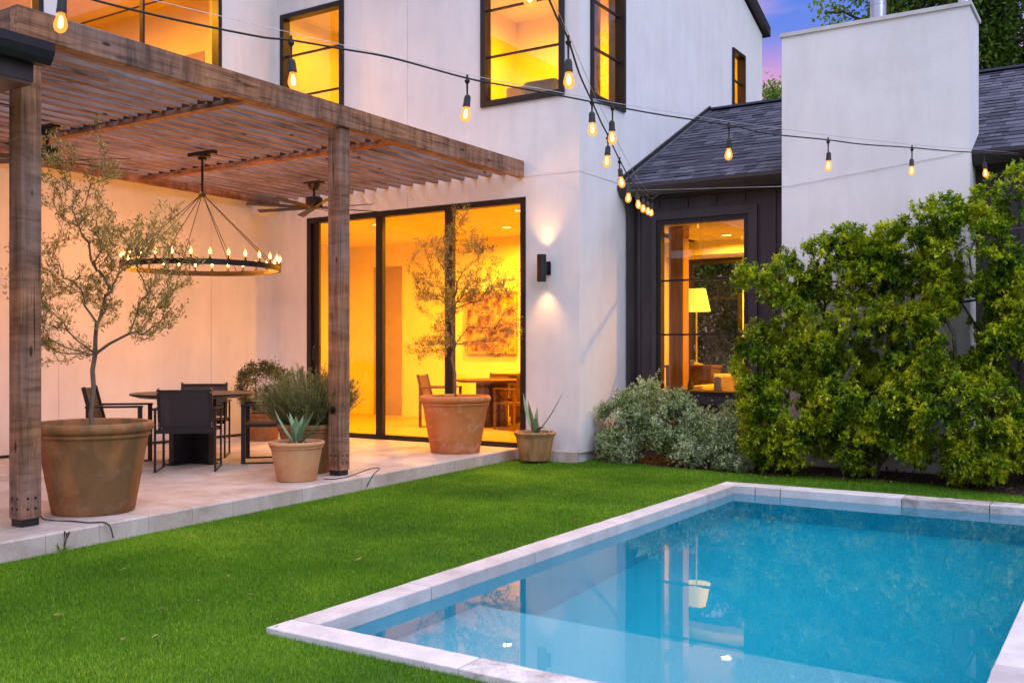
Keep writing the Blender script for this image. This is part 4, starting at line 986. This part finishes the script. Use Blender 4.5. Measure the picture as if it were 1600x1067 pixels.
def bush_pot(x,y,h,rt,rb,potm,leafm,label,ns,R_,H_,ln,wd,per,lat=0,name='potted_rosemary'):
    t=thing(name,label,'potted plant',(x,y,0)); pot(t,x,y,.0015,h,rt,rb,potm)
    P=[];D=[];st=MB()
    for i in range(ns):
        a=rng.uniform(0,2*PI); r=rng.uniform(0,1)**.5; b=Vector((x+math.cos(a)*r*rt*.5,y+math.sin(a)*r*rt*.5,h*.9))
        el=1.45-r*1.05*rng.uniform(.7,1.1); L_=H_*rng.uniform(.72,1.08)*(1-.15*r); d=Vector((math.cos(a)*math.cos(el)*R_,math.sin(a)*math.cos(el)*R_,math.sin(el)))
        p1=b+d*L_*.5+Vector((0,0,-.02)); p2=b+d*L_+Vector((rng.normal(0,.02),rng.normal(0,.02),.05*r))
        st.tube([b,p1,p2],[.004,.003,.0015],4,cap=False)
        k=int(per*L_); tt=rng.uniform(.12,1.02,k)[:,None]; b_,m_,e_=map(np.array,(b,p1,p2)); q=(1-tt)**2*b_+2*tt*(1-tt)*m_+tt**2*e_
        P.append(q); dd=(e_-b_)/np.linalg.norm(e_-b_); D.append(dd*.75+rdir(k)*.65)
    st.build('stems',M['twig'],t)
    P=np.concatenate(P);D=np.concatenate(D);n=len(P); V,F=quad_leaves(P,D,rdir(n),rng.uniform(ln*.6,ln*1.2,n),wd,.1); np_mesh('foliage',V,F,M[leafm],t)
bush_pot(-6.80,6.98,.47,.30,.215,'terracotta_old','leaf_rosemary','large feathery rosemary bush in a terracotta pot behind the middle post',420,.80,.62,.034,.0050,260)
t=thing('potted_shrub','dark rounded shrub in a terracotta pot in the patio corner','potted plant',(-9.72,9.15,0)); pot(t,-9.72,9.15,.0015,.36,.24,.18,'terracotta_old')
nd_=blob_points(420,[(-9.72,9.15,.70,.37,.37,.35)],-.25,5,2.0,.35); arr,par=nearest_tree([(-9.72,9.15,.3),(-9.72,9.15,.45)],nd_,.4); mb,rad=limb_mesh(arr,par,.01,.0013,.5,.012,4); mb.build('stems',M['twig'],t)
P=np.repeat(nd_,26,0); P=P+rng.normal(0,.022,P.shape); D=rdir(len(P),.4); V,F=quad_leaves(P,D,rdir(len(P)),rng.uniform(.016,.032,len(P)),.012,.15); np_mesh('foliage',V,F,M['leaf_box'],t)

# silver leaved low shrubs in front of the dark wing
def low_shrub(x,y,blobs,n,label,seed):
    t=thing('silver_shrub',label,'shrub',(x,y,LZ),'silvery low shrubs along the dark wall')
    nodes=blob_points(n,blobs,-.14,4.5,seed,.25); arr,par=nearest_tree([(x,y,LZ),(x,y,LZ+.08),(x,y,LZ+.2)],nodes,.5)
    mb,rad=limb_mesh(arr,par,.01,.0013,.5,.012,4); mb.build('branches',M['twig'],t)
    P=[];D=[]
    for q in nodes:
        k=34; u=rdir(1,.9)[0]; L_=rng.uniform(.05,.15); tt=rng.uniform(-.3,1,k)[:,None]
        P.append(q+u*L_*tt+rng.normal(0,.010,(k,3))); D.append(rdir(k)+u*.4)
    P=np.concatenate(P);D=np.concatenate(D);m_=len(P); V,F=quad_leaves(P,D,rdir(m_),rng.uniform(.017,.034,m_),rng.uniform(.012,.020,m_),.15)
    np_mesh('foliage',V,F,M['leaf_silver'],t)
low_shrub(-5.02,10.55,[(-5.10,10.5,.28,.36,.34,.40),(-4.85,10.5,.52,.24,.28,.30),(-5.1,10.4,.0,.3,.25,.2),(-4.75,10.6,.74,.05,.05,.16)],900,'silvery low shrub nearest the white pier corner',2.2)
low_shrub(-4.35,10.45,[(-4.40,10.45,.27,.36,.32,.36),(-4.15,10.4,.10,.3,.3,.25),(-4.48,10.5,.55,.16,.18,.18)],900,'silvery low shrub under the left half of the dark window',7.1)
low_shrub(-3.68,10.42,[(-3.80,10.40,.15,.34,.30,.36),(-3.68,10.3,-.0,.26,.25,.16),(-3.82,10.45,.42,.18,.2,.2)],850,'silvery low shrub under the right half of the dark window',9.4)
low_shrub(-.62,10.9,[(-.55,10.9,.22,.30,.32,.40)],420,'silvery low shrub at the far right beside the dark wall',5.4)

# tall evergreen shrubs in front of the chimney
def tall_shrub(x,y,stems,blobs,n,label,seed):
    t=thing('tall_shrub',label,'shrub',(x,y,LZ),'tall leafy evergreens in front of the chimney')
    nodes=blob_points(n,blobs,-.13,2.6,seed,.12)
    nodes=nodes[[not(q[2]>.85 and noise.noise(Vector(q*2.1+seed*3))<(-.16 if q[2]<1.7 and q[0]<-1.8 else -.26)) for q in nodes]]
    nodes[:,1]=np.minimum(nodes[:,1],np.where(nodes[:,0]<-3.4,11.25,np.where(nodes[:,0]>-1.42,11.28,10.88)))
    # divide between stems
    tops=np.array([s[-1] for s in stems]); who=np.argmin(((nodes[:,None,:2]-tops[None,:,:2])**2).sum(2),1); br=MB(); P=[];D=[]
    for i,s in enumerate(stems):
        nd=nodes[who==i]
        if not len(nd): continue
        arr,par=nearest_tree(s,nd,.22); mb,rad=limb_mesh(arr,par,.02,.0014,.5,.018,5); br.add(mb.v,mb.f)
        for k in range(len(s),len(arr)):
            a=arr[par[k]]; d=arr[k]-a; d/=np.linalg.norm(d)+1e-9
            for _ in range(4):
                u=d*.5+rdir(1,.55)[0]*.75; u/=np.linalg.norm(u); tip=arr[k]+u*rng.uniform(.02,.09); q=13
                ax=rdir(q); ax=ax-np.outer(ax@u,u); ax/=np.linalg.norm(ax,axis=1)[:,None]
                up_=rng.uniform(.15,1.1,q)[:,None]; P.append(tip-u*rng.uniform(0,.06,q)[:,None]); D.append(ax+u*up_)
    br.build('branches',M['bark'],t)
    P=np.concatenate(P);D=np.concatenate(D);m_=len(P)
    P[:,1]=np.minimum(P[:,1],np.where(P[:,0]<-3.4,11.33,np.where(P[:,0]>-1.42,11.33,10.92)))
    V,F=quad_leaves(P,D,rdir(m_)*.4+np.array([0,0,1]),rng.uniform(.028,.060,m_),rng.uniform(.015,.026,m_),.22)
    V[:,1]=np.where((V[:,0]>-3.4)&(V[:,0]<-1.42),np.minimum(V[:,1],10.94),np.minimum(V[:,1],11.38))
    np_mesh('foliage',V,F,M['leaf_shrub'],t)
z=LZ
tall_shrub(-3.12,10.55,[[(-3.12,10.55,z),(-3.15,10.52,.05),(-3.3,10.5,.3)],[(-3.10,10.57,z),(-3.0,10.55,.1),(-2.95,10.5,.4)],[(-3.15,10.56,z),(-3.2,10.5,.2),(-3.15,10.45,.7)]],
    [(-3.10,10.25,.55,.50,.45,.52),(-2.98,10.45,1.35,.50,.42,.60),(-3.42,10.3,1.0,.26,.3,.60),(-3.2,10.4,1.92,.46,.36,.32),(-2.75,10.45,2.02,.38,.3,.36),(-3.44,10.35,1.93,.30,.25,.20),(-2.70,10.35,.95,.3,.35,.5),(-3.1,10.2,.16,.46,.4,.22)],1700,
    'tall leafy evergreen shrub overlapping the right side of the dark window',1.7)
tall_shrub(-2.28,10.42,[[(-2.28,10.42,z),(-2.3,10.4,.15),(-2.4,10.4,.5)],[(-2.25,10.42,z),(-2.15,10.4,.1),(-1.9,10.35,.4)],[(-2.29,10.43,z),(-2.3,10.4,.25),(-2.2,10.4,.9)]],
    [(-2.30,10.25,.60,.60,.42,.55),(-2.2,10.42,1.25,.60,.38,.55),(-2.35,10.45,1.98,.44,.3,.36),(-1.9,10.45,2.15,.44,.3,.40),(-2.5,10.4,2.25,.25,.2,.22),(-2.2,10.2,.16,.55,.4,.22)],1850,
    'tall leafy evergreen shrub in the middle of the white chimney wall',6.3)
tall_shrub(-1.42,10.38,[[(-1.42,10.38,z),(-1.45,10.36,.1),(-1.4,10.4,.6)],[(-1.40,10.38,z),(-1.25,10.35,.2),(-1.1,10.4,.8)],[(-1.44,10.38,z),(-1.5,10.4,.3),(-1.5,10.4,1.2)]],
    [(-1.40,10.20,.55,.58,.45,.55),(-1.40,10.4,1.35,.56,.42,.60),(-1.35,10.45,2.1,.52,.36,.50),(-1.05,10.5,2.55,.36,.3,.42),(-1.65,10.4,2.40,.34,.25,.30),(-.95,10.5,1.5,.35,.4,.7),(-1.85,10.35,1.0,.3,.35,.5),(-1.35,10.45,1.75,.4,.3,.5),(-.75,10.4,.5,.3,.35,.5),(-1.4,10.15,.14,.55,.4,.22),(-1.62,10.3,1.95,.26,.25,.6)],2400,
    'tallest leafy evergreen shrub at the right edge below the last string bulb',3.9)

# small weed by the patio edge
t=thing('weed','small weed with brown seed heads by the near patio edge','weed',(-5.87,3.80,LZ))
P=np.tile([[-5.87,3.80,LZ]],(26,1)); V,F=quad_leaves(P+rng.normal(0,.012,(26,3))*[1,1,0],rdir(26,1.2),rdir(26),rng.uniform(.05,.10,26),.006); np_mesh('blades',V,F,M['grass_blade'],t)
mb=MB()
for dx,dy in ((.03,.02),(-.02,.02),(.05,-.01)): mb.tube([(-5.87,3.80,LZ),(-5.87+dx*.5,3.80+dy*.5,LZ+.07),(-5.87+dx,3.80+dy,LZ+.12)],[.002,.002,.006],5)
mb.build('seed_heads',M['mulch_chip'],t)
# cords
def cord(pts,label):
    P=[Vector(p) for p in pts]; out=[]
    for i in range(len(P)-1):
        p0=P[max(i-1,0)];p1=P[i];p2=P[i+1];p3=P[min(i+2,len(P)-1)]
        for j in range(6):
            u=j/6; out.append(.5*((2*p1)+(p2-p0)*u+(2*p0-5*p1+4*p2-p3)*u*u+(3*p1-p0-3*p2+p3)*u**3))
    out.append(P[-1]); o=MB().tube(out,.0045,7).build('cord',M['rubber_cord'],None,smooth=True); tag(o,label,'cord')
cord([(-6.36,3.90,.35),(-6.35,3.93,.06),(-6.33,4.0,.006),(-6.18,4.05,.006),(-6.02,4.08,.006),(-5.95,4.14,.006),(-5.90,4.16,-.02),(-5.88,4.17,-.10)],'thin black cord running over the patio edge beside the big olive pot')
cord([(-6.26,6.62,.006),(-6.18,6.68,.006),(-6.2,6.9,.006),(-6.17,7.15,.05),(-6.13,7.25,.05),(-6.10,7.12,.0),(-6.09,7.02,-.10)],'thin grey cord looping over the patio edge at the foot of the middle post')

# ------------------------------------------------------------------ trees behind and around the garden
def tree(x,y,h,blobs,n,label,seed,trunk_r=.3,chain=None,leaf=.14,per=34,group=None,name='tree',m='leaf_tree',expo=.42,rt=.010):
    t=thing(name,label,'tree',(x,y,LZ),group); nodes=blob_points(n,blobs,-.08,.55,seed,.2)
    ch_=chain or [(x,y,LZ),(x+.05,y,h*.2),(x,y,h*.4),(x-.1,y,h*.55)]
    arr,par=nearest_tree(ch_,nodes,.25); mb,rad=limb_mesh(arr,par,.3,rt,expo,trunk_r,7); mb.build('trunk',M['bark'],t,smooth=True,ang=0)
    P=np.repeat(nodes,per,0); P=P+rng.normal(0,1,P.shape)*.20*(leaf/.14)**.3; D=rdir(len(P)); V,F=quad_leaves(P,D,rdir(len(P))*.6+np.array([0,0,1]),rng.uniform(leaf*.6,leaf*1.2,len(P)),leaf*.55,.1); np_mesh('crown',V,F,M[m],t)
tree(-1.9,24.6,10,[(-5.2,24,9.2,1.5,1.4,.9),(-3.6,24.3,9.6,1.6,1.4,1.2),(-1.5,24.6,8.9,1.6,1.5,1.5),(-3.2,24,7.9,.8,.9,.8),(-2.5,24.3,8.0,1.2,1,1.1),(.3,24.8,8.4,1.4,1.5,1.8),(-4.2,24.2,11,2.4,2,1.4),(-1,24,11.4,2.4,2,1.4)],620,
     'big dark oak tree with a rugged trunk rising behind the chimney and roof',4.1,.42,[(-1.3,24.8,LZ),(-1.4,24.8,3.0),(-1.9,24.8,6.2),(-2.5,24.6,7.6),(-3.1,24.5,8.9)],.15,75,rt=.022)
tree(-9.6,30,9,[(-9.5,30,8.5,1.2,1.2,.9),(-8.7,30.3,8.3,1.2,1.2,.9)],200,'small treetop just visible over the roof between wall and chimney',8.8,.2,None,.13,60)
GB='garden trees behind the house'
for i,(xx,yy,lab) in enumerate(((-8.6,18.6,'leafy green tree seen through the room and its back window'),(-6.4,19.4,'second leafy green tree beyond the back window of the siding room'))):
    tree(xx,yy,4,[(xx,yy,1.2,1.5,.8,1.3),(xx,yy,2.9,1.6,.8,1.2)],330,lab,2.0+i*3,.1,[(xx,yy,LZ),(xx,yy,.5),(xx+.05,yy,1.0)],.11,90,GB,m='leaf_tree')

GF='trees behind the photographer'
tree(-7,-13,9,[(-7,-13,5.5,2.6,2,3.4),(-9,-13,4.0,2,2,2.6)],260,'tall garden tree left of the lawn behind the camera',21,.2,None,.22,40,GF)
tree(-1,-14,8,[(-1,-14,4.4,2.8,2,2.8),(1.5,-14,6.3,1.6,2,2.4)],260,'tall garden tree across the lawn behind the camera',27,.2,None,.22,40,GF)
tree(12,7,8,[(12,7,4.4,2,2.8,2.6),(12,10,3.6,2,2,2.2)],220,'garden tree beyond the far side of the pool',33,.2,None,.22,40,GF)
